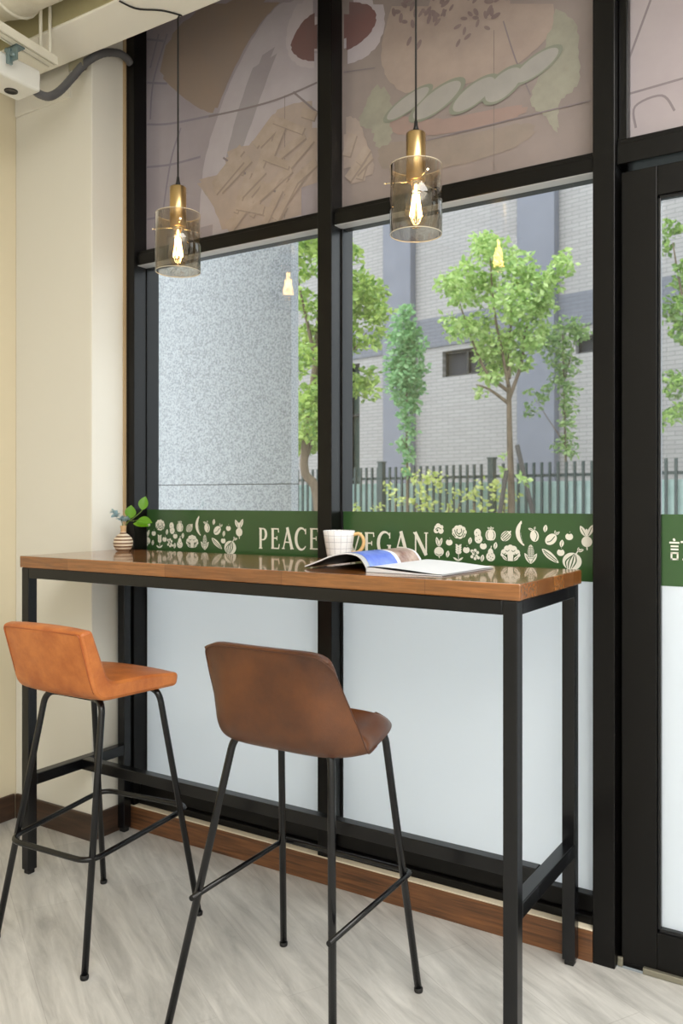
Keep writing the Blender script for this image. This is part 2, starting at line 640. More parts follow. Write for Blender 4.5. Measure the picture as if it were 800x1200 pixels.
o = MB().box(XL, XR, YB, 0.49, -0.05, 0.0).build('floor', M['floor'])
tag(o, 'pale grey wood plank floor under the bar table and stools', 'floor', kind='structure')
o = MB().box(XL - .1, XR + .1, YB - .1, 0.62, ZC, ZC + .1).build('ceiling', M['ceiling_paint'])
tag(o, 'olive cream ceiling above the insulated duct', 'ceiling', kind='structure')
o = MB().box(XL - .1, XL, YB, 0.62, -0.05, ZC).build('wall_left', M['wall_beige'])
tag(o, 'warm beige wall at the left edge beside the pillar', 'wall', kind='structure')
o = MB().box(XL - .1, XR + .1, YB - .1, YB, -0.05, ZC).build('wall_back', M['wall_white'])
tag(o, 'plain white wall behind the viewer', 'wall', kind='structure')
o = MB().box(XR, XR + .1, YB, 0.62, -0.05, ZC).build('wall_right', M['wall_white'])
tag(o, 'plain white wall out of view to the right', 'wall', kind='structure')
o = MB().box(1.16, XR, 0.47, 0.62, -0.05, ZC).build('wall_front', M['wall_white'])
tag(o, 'plain white wall right of the glazed door', 'wall', kind='structure')
pil = MB().box(XL, -1.738, 0.31, 0.62, -0.05, ZC, 0.004).build('wall_pillar', M['pillar_paint'])
tag(pil, 'cream painted pillar between the left wall and the window', 'pillar', kind='structure')
MB().box(-2.165, -1.851, 0.302, 0.312, 2.72, 3.0, 0.003).build('access_panel', M['pillar_paint'], pil)
o = MB().box(XL, XR, 0.08, 0.256, 2.81, ZC, 0.004).build('ceiling_beam', M['beam_paint'])
MB().box(XL, XR, 0.0765, 0.0795, 2.816, ZC).build('fascia', M['olive_paint'], o)  # thin panel; the shade on the beam front is put into its olive colour
tag(o, 'cream boxed beam running along the ceiling in front of the window', 'beam', kind='structure')

def baseboard(name, label, x0, x1, y0, y1, h, m):
    o = MB().box(x0, x1, y0, y1, 0, h, 0.003).build(name, m)
    tag(o, label, 'baseboard', kind='structure')
    return o
baseboard('baseboard_left', 'dark brown baseboard along the left beige wall', XL, XL + .012, YB, 0.299, .095, M['base_dark'])
b = MB()
b.box(XL + .012, -1.727, 0.299, 0.311, 0, .095, .003)
b.box(-1.739, -1.727, 0.309, 0.468, 0, .095, .003)
o = b.build('baseboard_pillar', M['base_dark'])
tag(o, 'dark brown baseboard wrapping the foot of the cream pillar', 'baseboard', kind='structure')
o = MB().box(-1.726, 0.0245, 0.470, 0.485, 0, .084, .002).build('baseboard_front', M['base_wood'])
MB().box(-1.726, 0.0245, 0.4705, 0.512, .084, .088, .001).build('ledge', M['ledge_cream'], o)
tag(o, 'reddish brown wooden baseboard under the window sill with cream top ledge', 'baseboard', kind='structure')
o = MB().box(-1.737, -1.730, 0.458, 0.4695, 0.096, ZC).build('trim_1', M['tan_strip'])
tag(o, 'thin tan strip between the cream pillar and the black window frame', 'trim', kind='structure')

# ------------------------------------------------------------------ glazing
FILM = {
 'L': [
  ('printed_cloth_lines', [[(-1.688, 2.991),(-1.6, 2.959)], [(-1.688, 2.825),(-1.582, 2.794)], [(-1.688, 2.666),(-1.565, 2.64),(-1.336, 2.619)], [(-1.688, 2.503),(-1.565, 2.487),(-1.417, 2.484)], [(-1.688, 2.304),(-1.608, 2.3)], [(-1.582, 2.98),(-1.653, 2.822),(-1.67, 2.681)], [(-1.513, 2.612),(-1.565, 2.496),(-1.617, 2.25)], [(-1.626, 2.992),(-1.67, 2.876)]], 0.008),
  ('printed_paper', [(-1.029, 2.933),(-1.094, 2.919),(-1.161, 2.862),(-1.237, 2.773),(-1.292, 2.697),(-1.332, 2.615),(-1.384, 2.514),(-1.413, 2.402),(-1.429, 2.168),(-1.161, 2.173),(-0.903, 2.183),(-0.903, 2.894)]),
  ('printed_paper_fold', [(-1.161, 2.767),(-1.218, 2.663),(-1.276, 2.526),(-1.308, 2.411),(-1.257, 2.416),(-1.199, 2.508),(-1.124, 2.668),(-1.051, 2.795)]),
  ('printed_bread', [(-1.582, 2.957),(-1.608, 2.884),(-1.622, 2.837),(-1.543, 2.758),(-1.471, 2.696),(-1.396, 2.643),(-1.344, 2.624),(-1.308, 2.692),(-1.237, 2.794),(-1.161, 2.874),(-1.094, 2.919),(-1.043, 2.938),(-1.336, 3.03),(-1.471, 3.016)]),
  ('printed_fries', [(-1.033, 2.572),(-0.986, 2.575),(-0.903, 2.56),(-0.903, 2.197),(-1.161, 2.179),(-1.308, 2.179),(-1.336, 2.264),(-1.396, 2.352),(-1.446, 2.402),(-1.356, 2.403),(-1.284, 2.397),(-1.308, 2.472),(-1.237, 2.481),(-1.176, 2.473),(-1.116, 2.525),(-1.08, 2.569)]),
  ('printed_cup', [(-0.903, 2.894),(-0.972, 2.915),(-1.011, 2.876),(-1.033, 2.818),(-1.029, 2.754),(-0.997, 2.707),(-0.951, 2.68),(-0.903, 2.667)]),
  ('printed_cup_inside', [(-0.903, 2.854),(-0.944, 2.85),(-0.979, 2.826),(-1.004, 2.793),(-1.015, 2.767),(-0.993, 2.732),(-0.951, 2.703),(-0.903, 2.69)]),
  ('printed_shadow_line', [[(-1.376, 2.62),(-1.199, 2.607),(-1.051, 2.605),(-0.903, 2.619)], [(-1.001, 2.613),(-0.903, 2.52)], [(-1.308, 2.457),(-1.161, 2.345),(-1.051, 2.276)]], 0.007),
  ('printed_seam', [[(-1.036, 2.61),(-1.036, 2.192)]], 0.002),
 ],
 'R': [
  ('printed_cup', [(-0.799, 2.861),(-0.656, 2.816),(-0.643, 2.753),(-0.656, 2.694),(-0.693, 2.659),(-0.744, 2.646),(-0.799, 2.65)]),
  ('printed_cup_inside', [(-0.799, 2.855),(-0.719, 2.827),(-0.687, 2.798),(-0.674, 2.767),(-0.687, 2.733),(-0.719, 2.71),(-0.763, 2.695),(-0.799, 2.694)]),
  ('printed_lettuce', [(-0.662, 2.561),(-0.706, 2.532),(-0.719, 2.486),(-0.751, 2.455),(-0.731, 2.429),(-0.681, 2.412),(-0.693, 2.366),(-0.649, 2.34),(-0.613, 2.374),(-0.631, 2.432),(-0.613, 2.481)]),
  ('printed_lettuce', [(-0.111, 2.625),(-0.055, 2.584),(-0.027, 2.533),(-0.036, 2.474),(-0.022, 2.418),(-0.041, 2.367),(-0.075, 2.366),(-0.094, 2.332),(-0.084, 2.258),(-0.109, 2.283),(-0.128, 2.331),(-0.163, 2.345),(-0.174, 2.391),(-0.143, 2.432),(-0.124, 2.504),(-0.124, 2.576)]),
  ('printed_bottom_bun', [(-0.681, 2.336),(-0.649, 2.361),(-0.558, 2.349),(-0.414, 2.329),(-0.277, 2.318),(-0.186, 2.321),(-0.143, 2.291),(-0.186, 2.257),(-0.277, 2.243),(-0.414, 2.236),(-0.558, 2.245),(-0.649, 2.264)]),
  ('printed_tomato', [(-0.625, 2.436),(-0.558, 2.425),(-0.471, 2.389),(-0.358, 2.382),(-0.251, 2.376),(-0.174, 2.367),(-0.186, 2.336),(-0.277, 2.333),(-0.386, 2.338),(-0.499, 2.348),(-0.588, 2.369),(-0.631, 2.4)]),
  ('printed_top_bun', [(-0.613, 2.802),(-0.643, 2.731),(-0.662, 2.656),(-0.656, 2.595),(-0.619, 2.531),(-0.558, 2.489),(-0.471, 2.477),(-0.386, 2.476),(-0.304, 2.474),(-0.225, 2.483),(-0.161, 2.509),(-0.111, 2.548),(-0.099, 2.593),(-0.104, 2.642)]),
  ('printed_fries', [(-0.799, 2.478),(-0.763, 2.475),(-0.731, 2.44),(-0.719, 2.385),(-0.681, 2.314),(-0.693, 2.257),(-0.799, 2.256)]),
  ('printed_seam', [[(-0.28, 2.608),(-0.28, 2.198)]], 0.002),
  ('printed_shadow_line', [[(-0.251, 2.626),(-0.214, 2.505),(-0.169, 2.39)], [(-0.799, 2.625),(-0.681, 2.607)], [(-0.558, 2.335),(-0.331, 2.335),(0.002, 2.332)]], 0.004),
 ],
 'T': [
  ('printed_shadow_line', [[(0.087, 2.375),(0.16, 2.559)], [(0.089, 2.324),(0.241, 2.33)], [(0.122, 2.229),(0.12, 2.287),(0.188, 2.299),(0.22, 2.251)]], 0.006),
 ],
}
def flat(y):
    return lambda x, z: (x, y, z)
BLK = M['black_paint']

def print_film(root, key, x0, x1, z0, z1, base):
    f = MB().box(x0, x1, YG - .0012, YG - .0004, z0, z1).build('printed_film', M[base], root)
    cur = 0
    for it in FILM[key]:
        cur += 1
        y = YG - .0014 - .00025 * cur
        b = MB()
        if len(it) == 2:
            b.poly(clip(smooth2(it[1]), x0, x1, z0, z1), flat(y))
        else:
            for li, l in enumerate(it[1]):
                l2 = [tuple(p)[:2] for p in smooth_path([(a, c, 0) for a, c in l], 6)]
                l2 = [(min(max(a, x0), x1), min(c, z1)) for a, c in l2]
                b.strip(l2, it[2] * 1.0, flat(y - .000006 * li))
        b.build(it[0], M[it[0]], f)
    return f

def smooth2(poly):
    """soften a closed outline"""
    n = len(poly)
    out = []
    for i in range(n):
        a, b, c = Vector(poly[i - 1]), Vector(poly[i]), Vector(poly[(i + 1) % n])
        out.append(tuple(b.lerp(a, .25)))
        out.append(tuple(b * .5 + (a + c) * .25))
        out.append(tuple(b.lerp(c, .25)))
    return out

def clip(poly, x0, x1, z0, z1):
    for ax, lim, sgn in ((0, x0, 1), (0, x1, -1), (1, z0, 1), (1, z1, -1)):
        out = []
        n = len(poly)
        for i in range(n):
            p, q = poly[i], poly[(i + 1) % n]
            pi, qi = sgn * (p[ax] - lim) >= 0, sgn * (q[ax] - lim) >= 0
            if pi:
                out.append(p)
            if pi != qi:
                t = (lim - p[ax]) / (q[ax] - p[ax])
                out.append((p[0] + t * (q[0] - p[0]), p[1] + t * (q[1] - p[1])))
        poly = out
    return poly

# ---- lettering and fruit prints on the green band
K = 0.00064
class Icon:
    def __init__(s, cx, cz, y, k=K):
        s.b, s.cx, s.cz, s.y, s.k = MB(), cx, cz, y, k
        s.n = 0
    def _fn(s, layer):
        s.n += 1
        y = s.y - .0004 * layer - .000004 * s.n
        return lambda u, v: (s.cx + u * s.k, y, s.cz + v * s.k)
    def e(s, u, v, ru, rv, rot=0, layer=0, a0=0, a1=360):
        c, sn = math.cos(R(rot)), math.sin(R(rot))
        pts = []
        n = 28
        full = (a1 - a0) >= 360
        for i in range(n if full else n + 1):
            t = R(a0 + (a1 - a0) * i / n)
            p, q = ru * math.cos(t), rv * math.sin(t)
            pts.append((u + p * c - q * sn, v + p * sn + q * c))
        s.b.cur = 1 if layer % 2 else 0
        s.b.poly(pts, s._fn(layer))
        return s
    def p(s, pts, layer=0):
        s.b.cur = 1 if layer % 2 else 0
        s.b.poly(pts, s._fn(layer))
        return s
    def l(s, pts, w, layer=1):
        s.b.cur = 1 if layer % 2 else 0
        pts = [tuple(q)[:2] for q in smooth_path([(a, c, 0) for a, c in pts], 6)]
        n = len(pts)
        if isinstance(w, tuple):
            ws = [w[0] + (w[1] - w[0]) * math.sin(math.pi * i / (n - 1)) for i in range(n)]
        else:
            ws = w * (1.3 if layer % 2 else 1)
        s.b.strip(pts, ws, s._fn(layer))
        return s
    def leaf(s, u, v, L, W, rot, vein=True, layer=0):
        c, sn = math.cos(R(rot)), math.sin(R(rot))
        s.l([(u, v), (u + c * L / 2, v + sn * L / 2), (u + c * L, v + sn * L)], (0.5, W), layer)
        if vein:
            s.l([(u + c * L * .1, v + sn * L * .1), (u + c * L * .8, v + sn * L * .8)], 2, layer + 1)
        return s
    def done(s, name, parent):
        return s.b.build(name, [M['print_white'], M['green_film']], parent)

def i_broccoli(I):
    for a in ((-14, -6, 14), (10, -8, 14), (-4, 12, 15), (14, 10, 9), (-16, 8, 8)):
        I.e(*a[:2], a[2], a[2])
    I.e(-8, -6, 5, 5, 0, 1).l([(-18, -2), (-4, 6), (12, 0)], 3)
def i_cabbage(I):
    for t in range(9):
        a = R(t * 40)
        I.e(24 * math.cos(a), 20 * math.sin(a) - 2, 14, 13)
    I.e(0, -2, 27, 24)
    I.l([(-24, 8), (-14, -16), (4, -22)], 3).l([(24, 8), (14, -18), (-4, -24)], 3).l([(-10, 12), (-12, -4), (2, -14)], 3).l([(10, 14), (12, -2), (-2, -12)], 3).l([(-30, -10), (-18, -26)], 3).l([(30, -8), (18, -26)], 3)
def i_potato(I):
    I.e(-2, 14, 17, 20).e(3, -14, 19, 20).e(0, 0, 15, 24)
    for a in ((-6, 16), (4, 4), (8, -16), (-4, -20), (-8, -2)):
        I.e(*a, 2.6, 2.2, 0, 1)
def i_tomato(I):
    I.e(-9, -4, 16, 24).e(9, -4, 16, 24).e(0, -4, 15, 25)
    I.l([(-12, 14), (-18, -4), (-12, -22)], 2.5).l([(12, 14), (18, -4), (12, -22)], 2.5)
    I.leaf(0, 22, 18, 9, 150).leaf(0, 22, 18, 9, 30).l([(0, 20), (2, 36)], 3.5, 0)
def i_lemon(I):
    I.e(0, 0, 27, 21, 40).leaf(16, 14, 14, 8, 50, False)
    for k in (-11, -4, 4, 11):
        I.l([(-16 + k * .7, -14 - k * .8), (k * .9, -k * .9), (14 + k * .7, 13 - k * .8)], 3)
def i_banana(I):
    I.l([(0, 56), (-12, 20), (-6, -18), (16, -50)], (4, 24), 0).l([(2, 60), (2, 46)], 6, 0)
    I.l([(2, 34), (-2, 10), (2, -16), (14, -42)], 2.6)
def i_apricot(I):
    I.e(0, -4, 20, 26, 8).leaf(-4, 20, 26, 11, 160).leaf(-2, 22, 16, 8, 70)
    I.l([(2, 18), (12, -2), (4, -26)], 3)
def i_smallleaf(I):
    I.leaf(-3, -16, 33, 19, 80)
def i_mango(I):
    I.e(0, 0, 29, 22, 40).leaf(22, 20, 22, 10, 40).leaf(20, 22, 18, 8, 95)
    I.l([(-18, -12), (-2, -8), (18, 14)], 3)
def i_cherry_tomato(I):
    I.e(0, -2, 17, 15)
    for a in (40, 90, 140):
        I.leaf(0, 9, 14, 6, a, False, 1)
    I.l([(0, 8), (3, 20)], 3, 0)
def i_radish(I):
    I.e(0, -14, 23, 23).l([(0, -34), (2, -52)], (1, 6), 0)
    I.leaf(-4, 8, 52, 22, 118).leaf(4, 8, 56, 22, 66).leaf(0, 8, 34, 14, 92, False)
def i_beet(I):
    I.e(0, -16, 25, 22).l([(0, -34), (2, -48)], (1, 6), 0)
    I.leaf(-2, 8, 46, 18, 104).leaf(2, 8, 44, 16, 72)
    I.l([(-16, -26), (0, -32), (16, -26)], 2.4)
def i_wheat(I):
    I.l([(0, -34), (2, 10), (4, 40)], 3, 0)
    for k in range(4):
        I.leaf(1, -2 + k * 11, 20, 10, 140, False).leaf(1, -2 + k * 11, 20, 10, 40, False)
    I.leaf(0, -34, 30, 9, 150, False).leaf(0, -34, 30, 9, 35, False)
def i_berries(I):
    for a in ((-14, 14), (2, 18), (14, 8), (-6, 2), (8, -8), (-14, -12), (2, -20), (18, -16)):
        I.e(*a, 7.5, 7.5)
    I.l([(-14, 14), (0, 0), (10, -18)], 2)
def i_pear(I):
    I.e(0, -12, 22, 21).e(0, 6, 13, 20).l([(0, 22), (4, 38)], 4, 0)
    for a in ((-8, -4), (6, 2), (10, -16), (-10, -20), (0, -12), (2, -26)):
        I.e(*a, 2.3, 2.3, 0, 1)
def i_cauliflower(I):
    for a in ((-30, 4, 15), (30, 4, 15), (-16, 20, 15), (16, 20, 15), (0, 26, 14), (0, 8, 16), (-38, -6, 9), (38, -6, 9)):
        I.e(*a[:2], a[2], a[2])
    for a in ((-30, 4, 9), (30, 4, 9), (-14, 18, 9), (14, 18, 9)):
        I.l([(a[0] - a[2], a[1] - 4), (a[0], a[1] - 9), (a[0] + a[2], a[1] - 2)], 2.4)
    I.p([(-12, -34), (12, -34), (14, -6), (22, 2), (-22, 2), (-14, -6)])
    I.l([(-14, -30), (-18, -10), (-32, -8)], 3).l([(14, -30), (18, -10), (32, -8)], 3)
    I.leaf(-14, -32, 34, 15, 140).leaf(14, -32, 34, 15, 40)
def i_corn(I):
    I.e(0, 8, 15, 34)
    for k in range(-2, 3):
        I.l([(k * 6, 38), (k * 6, -14)], 1.3)
    for k in range(8):
        I.l([(-15, 30 - k * 7), (15, 30 - k * 7)], 1.3)
    I.leaf(0, -42, 54, 18, 122).leaf(0, -42, 54, 18, 58)
    I.l([(0, -42), (0, -20)], 8, 0)
def i_pea(I):
    I.l([(-40, 28), (-8, 2), (34, -30)], (3, 30), 0)
    I.l([(-34, 24), (-8, 6), (28, -22)], 3).l([(-30, 16), (-10, -4), (26, -28)], 2.4)
def i_melon(I):
    I.e(0, -6, 42, 38)
    for k in (-26, -12, 4, 19):
        I.l([(10 + k * .25, 30 - abs(k) * .3), (k - 1, -6), (-10 + k * .5, -40 + abs(k) * .15)], (2, 5.5))
    I.l([(18, 28), (26, 40)], 5, 0).leaf(26, 38, 26, 13, 20).leaf(26, 38, 18, 9, 80)

ICONS = [('printed_broccoli', i_broccoli, -.458, 1.147), ('printed_cabbage', i_cabbage, -.391, 1.141), ('printed_potato', i_potato, -.331, 1.129),
    ('printed_tomato', i_tomato, -.291, 1.135), ('printed_lemon', i_lemon, -.244, 1.131), ('printed_banana', i_banana, -.199, 1.137),
    ('printed_apricot', i_apricot, -.158, 1.136), ('printed_leaf', i_smallleaf, -.126, 1.155), ('printed_mango', i_mango, -.110, 1.125),
    ('printed_cherry_tomato', i_cherry_tomato, -.058, 1.135), ('printed_radish', i_radish, -.009, 1.130), ('printed_beet', i_beet, -.458, 1.089),
    ('printed_cherry_tomato', i_cherry_tomato, -.424, 1.109), ('printed_leaf', i_smallleaf, -.356, 1.114), ('printed_leaf', i_smallleaf, -.429, 1.072),
    ('printed_wheat', i_wheat, -.394, 1.075), ('printed_cherry_tomato', i_cherry_tomato, -.368, 1.088), ('printed_berries', i_berries, -.341, 1.075),
    ('printed_cherry_tomato', i_cherry_tomato, -.314, 1.101), ('printed_leaf', i_smallleaf, -.276, 1.102), ('printed_leaf', i_smallleaf, -.317, 1.064),
    ('printed_pear', i_pear, -.291, 1.077), ('printed_cauliflower', i_cauliflower, -.230, 1.081), ('printed_corn', i_corn, -.169, 1.081),
    ('printed_pea_pod', i_pea, -.110, 1.079), ('printed_leaf', i_smallleaf, -.079, 1.114), ('printed_cherry_tomato', i_cherry_tomato, -.082, 1.090),
    ('printed_watermelon', i_melon, -.050, 1.069)]

def arc(cx, cz, rx, rz, a0, a1, n=18):
    return [(cx + rx * math.cos(R(a0 + (a1 - a0) * i / n)), cz + rz * math.sin(R(a0 + (a1 - a0) * i / n))) for i in range(n + 1)]
def thick(n, thin, fat):
    return [thin + (fat - thin) * max(0.0, math.sin(math.pi * i / (n - 1))) ** 1.3 for i in range(n)]
def glyph(ch):
    S = []   # (points, widths)
    T, t = .15, .065
    def stem(x, w=T): S.append(([(x, 0), (x, 1)], w))
    def serif(x, z, w=.26): S.append(([(x - w / 2, z), (x + w / 2, z)], .05))
    if ch == 'P':
        stem(.2); serif(.2, .025, .36); S.append(([(.04, .975), (.25, .975)], .05))
        a = [(.2, .965), (.45, .965)] + arc(.46, .70, .30, .265, 88, -88) + [(.45, .435), (.2, .435)]
        S.append((a, [t] * 2 + thick(19, t, .16) + [t] * 2))
    if ch == 'E':
        stem(.2); S.append(([(.04, .97), (.82, .97)], t)); S.append(([(.04, .03), (.86, .03)], t)); S.append(([(.2, .52), (.66, .52)], t))
        S.append(([(.80, 1.0), (.84, .80)], .06)); S.append(([(.84, 0), (.92, .24)], .06)); S.append(([(.66, .62), (.66, .42)], .05))
    if ch == 'A':
        S.append(([(.10, 0), (.50, 1)], .075)); S.append(([(.46, 1.04), (.90, 0)], .17)); S.append(([(.25, .33), (.74, .33)], .06))
        serif(.10, .025); serif(.90, .025, .32)
    if ch in 'CG':
        a = arc(.55, .5, .47, .50, 42, 318, 26)
        S.append((a, thick(27, .06, .17)))
        S.append(([(.90, .98), (.90, .72)], .06))
        if ch == 'G':
            S.append(([(.88, .42), (.88, .06)], .14)); S.append(([(.70, .42), (1.0, .42)], .05))
    if ch == 'V':
        S.append(([(.08, 1), (.52, -.02)], .17)); S.append(([(.50, 0), (.92, 1)], .075)); serif(.08, .975, .34); serif(.92, .975, .28)
    if ch == 'N':
        S.append(([(.16, 0), (.16, 1)], .075)); S.append(([(.12, 1), (.86, 0)], .17)); S.append(([(.86, 0), (.86, 1)], .075))
        serif(.16, .025); S.append(([(0, .975), (.2, .975)], .05)); serif(.86, .975)
    return S
def letter(ch, x0, x1, z0, z1, y, parent):
    b = MB()
    w, h = x1 - x0, z1 - z0
    for i, (pts, ws) in enumerate(glyph(ch)):
        yy = y - .00001 * i
        if not isinstance(ws, list):
            ws = [ws] * len(pts)
        b.strip([(x0 + p * w, z0 + q * h) for p, q in pts], [k * h * .92 for k in ws], flat(yy))
    o = b.build('letter', M['print_white'], parent)
    return o

def window_bay(root, x0, x1, zlow0, zhigh1, key, base, letters, dx):
    """glass, frosted foot, green band and printed top film between two posts"""
    MB().box(x0, x1, YG, YG + .006, zlow0, 2.12).build('pane', M['glass'], root)
    MB().box(x0, x1, YG, YG + .006, 2.165, zhigh1).build('pane', M['glass'], root)
    MB().box(x0, x1, YG - .0016, YG - .0004, zlow0, 1.011).build('frosted_film', M['frost'], root)
    band = MB().box(x0, x1, YG - .0016, YG - .0004, 1.011, 1.198).build('green_band', M['green_film'], root)
    y = YG - .0021
    for nm, fn, cx, cz in ICONS:
        I = Icon(cx + dx, cz, y)
        fn(I)
        I.done(nm, band)
    for ch, a, b_, c, d in letters:
        letter(ch, a, b_, c, d, y, band)
    print_film(root, key, x0, x1, 2.165, zhigh1, base)
    # transom with its bead, sill rail, outer reveal
    b = MB()
    b.box(x0, x1, 0.485, 0.534, 2.118, 2.158, .003)
    b.box(x0, x1, 0.533, 0.575, 2.1185, 2.160, .001)
    b.build('transom', BLK, root)
    MB().box(x0, x1, 0.4885, 0.5325, 2.1165, 2.1190).build('weather_strip', M['strip_grey'], root)  # pale strip: bright reflection on the transom underside, put into colour
    MB().box(x0, x1, 0.490, 0.533, 2.156, 2.172, .003).build('glazing_bead', BLK, root)
    b = MB()
    b.box(x0, x1, 0.512, 0.60, 0.0885, 0.160, .002)
    b.box(x0, x1, 0.500, 0.5335, 0.120, 0.166, .003)
    b.box(x0, x1, 0.494, 0.514, 0.0885, 0.112, .003)
    b.build('sill_rail', BLK, root)

# left bay
w1 = empty('window_1', (-1.69, 0.5, 0.1))
tag(w1, 'left window bay with granite slab outside and PEACE lettered green band', 'window', kind='structure')
window_bay(w1, -1.690, -0.860, 0.150, ZC, 'L', 'print_base_cool',
    [('P', -1.149, -1.107, 1.066, 1.138), ('E', -1.096, -1.057, 1.067, 1.138), ('A', -1.048, -1.002, 1.068, 1.139), ('C', -.994, -.946, 1.068, 1.140), ('E', -.935, -.894, 1.070, 1.141)], -1.227)
b = MB().box(-1.7375, -1.690, 0.470, 0.60, 0.0885, ZC, .002)
b.build('jamb', BLK, w1)
MB().box(-1.692, -1.686, 0.5325, 0.5345, .16, 2.12).build('gasket', M['gasket'], w1)
b = MB().box(-0.8605, -0.8065, 0.470, 0.60, 0.0885, ZC, .002)
b.build('mullion', BLK, w1)
MB().box(-0.808, -0.8015, 0.527, 0.5335, .16, 2.12).build('gasket', M['gasket'], w1)

# middle bay
w2 = empty('window_2', (-0.80, 0.5, 0.1))
tag(w2, 'middle window bay looking onto the tree, with VEGAN lettered green band', 'window', kind='structure')
window_bay(w2, -0.8065, 0.025, 0.150, ZC, 'R', 'print_base_warm',
    [('V', -.790, -.734, 1.058, 1.131), ('E', -.722, -.680, 1.060, 1.132), ('G', -.674, -.624, 1.062, 1.134), ('A', -.613, -.562, 1.064, 1.135), ('N', -.546, -.494, 1.066, 1.136)], 0.0)
def inside(p, poly):
    c = False
    for k in range(len(poly)):
        a, b_ = poly[k - 1], poly[k]
        if (a[1] > p[1]) != (b_[1] > p[1]) and p[0] < (b_[0] - a[0]) * (p[1] - a[1]) / (b_[1] - a[1]) + a[0]:
            c = not c
    return c
def fry_prints(win, key, n, seed):
    film = [c for c in win.children if c.name.startswith('printed_film')][0]
    pl = [it for it in FILM[key] if it[0] == 'printed_fries'][0][1]
    xs, zs = [p[0] for p in pl], [p[1] for p in pl]
    rng = random.Random(seed)
    b = MB()
    k = 0
    while k < n:
        c = (rng.uniform(min(xs), max(xs)), rng.uniform(min(zs), max(zs)))
        a = R(rng.choice((-28, -20, 25, 38, 50, 62)) + rng.uniform(-8, 8))
        L, W = rng.uniform(.10, .18), rng.uniform(.022, .032)
        ux, uz = math.cos(a), math.sin(a)
        e0, e1 = (c[0] - ux * L / 2, c[1] - uz * L / 2), (c[0] + ux * L / 2, c[1] + uz * L / 2)
        if not (inside(e0, pl) and inside(e1, pl)):
            L *= .5
            e0, e1 = (c[0] - ux * L / 2, c[1] - uz * L / 2), (c[0] + ux * L / 2, c[1] + uz * L / 2)
            if not (inside(e0, pl) and inside(e1, pl)):
                continue
        y = YG - .0014 - .00025 * 12 - k * .00001
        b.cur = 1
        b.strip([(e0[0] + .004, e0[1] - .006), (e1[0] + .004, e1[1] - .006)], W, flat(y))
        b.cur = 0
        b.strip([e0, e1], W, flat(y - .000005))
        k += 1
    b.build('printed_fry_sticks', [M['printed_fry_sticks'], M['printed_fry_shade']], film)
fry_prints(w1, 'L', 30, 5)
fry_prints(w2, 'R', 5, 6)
film2 = [c for c in w2.children if c.name.startswith('printed_film')][0]
b = MB()
for cx, cz, rx, rz in ((-.564, 2.464, .088, .03), (-.465, 2.449, .096, .04), (-.344, 2.436, .08, .038), (-.251, 2.440, .067, .044), (-.153, 2.470, .078, .034)):
    yy = YG - .0014 - .00025 * 13 - cx * .0001
    for lay, sc in ((1, 1.0), (0, .84)):
        b.cur = lay
        b.poly([(cx + rx * sc * math.cos(R(a * 12)), cz + rz * sc * math.sin(R(a * 12)) + rx * sc * .35 * math.cos(R(a * 12))) for a in range(30)], flat(yy - .00002 * (1 - lay)))
b.build('printed_cucumber', [M['printed_cucumber'], M['printed_cucumber_rim']], film2)
random.seed(4)
b = MB()
for k in range(380):
    px, pz = random.uniform(-.62, -.10), random.uniform(2.54, 3.0)
    if pz < 2.575 + abs(px + .36) * .30 + random.uniform(0, .12) or random.random() < .15:
        continue
    a, L = random.uniform(0, 3.14), random.uniform(.010, .017)
    c, s = math.cos(a), math.sin(a)
    b.poly([(px + L * math.cos(R(t * 36)) * c - L * .45 * math.sin(R(t * 36)) * s, pz + L * math.cos(R(t * 36)) * s + L * .45 * math.sin(R(t * 36)) * c) for t in range(10)], flat(YG - .0014 - .00025 * 14 - k * .000002))
b.build('printed_seeds', M['printed_seeds'], film2)
MB().box(0.025, 0.083, 0.470, 0.60, 0.0, ZC, .002).build('post', BLK, w2)
MB().box(0.0195, 0.026, 0.527, 0.5335, .16, 2.12).build('gasket', M['gasket'], w2)

# light over the door
w3 = empty('window_3', (0.10, 0.5, 2.1))
tag(w3, 'upper window light over the glazed door with greyish printed film', 'window', kind='structure')
MB().box(0.083, 1.10, YG, YG + .006, 2.18, ZC).build('pane', M['glass'], w3)
print_film(w3, 'T', 0.083, 1.10, 2.18, ZC, 'print_base_pale')
MB().box(0.083, 1.10, 0.487, 0.60, 2.124, 2.178, .003).build('transom', BLK, w3)
MB().box(0.083, 1.10, 0.494, 0.533, 2.176, 2.192, .003).build('glazing_bead', BLK, w3)
MB().box(0.083, 0.108, 0.505, 0.534, 2.19, ZC, .003).build('glazing_bead', BLK, w3)
MB().box(1.098, 1.16, 0.470, 0.60, 0.0, ZC, .002).build('post', BLK, w3)

MB().box(0.0832, 0.0990, 0.549, 0.60, 0.0, 2.123, .001).build('door_stop', BLK, w3)
MB().box(0.0835, 1.0975, 0.502, 0.60, 0.0, 0.0105, .001).build('threshold', BLK, w3)
# door leaf
d1 = empty('door_1', (0.095, 0.52, 0.0))
tag(d1, 'black framed glass door at the right edge with green band', 'door', kind='structure')
MB().box(0.0925, 0.1830, 0.500, 0.548, 0.012, 2.105, .002).build('stile', BLK, d1)
MB().box(1.000, 1.0915, 0.500, 0.548, 0.012, 2.105, .002).build('stile', BLK, d1)
MB().box(0.1835, 0.9995, 0.500, 0.548, 2.028, 2.105, .002).build('top_rail', BLK, d1)
MB().box(0.1835, 0.9995, 0.500, 0.548, 0.012, 0.112, .002).build('bottom_rail', BLK, d1)
b = MB()
b.box(0.1832, 0.1915, 0.505, 0.522, 0.112, 2.028, .002)
b.box(0.1832, 0.9995, 0.505, 0.522, 2.018, 2.0285, .002)
b.box(0.1832, 0.9995, 0.505, 0.522, 0.1115, 0.122, .002)
b.build('glazing_bead', M['dark_metal'], d1)
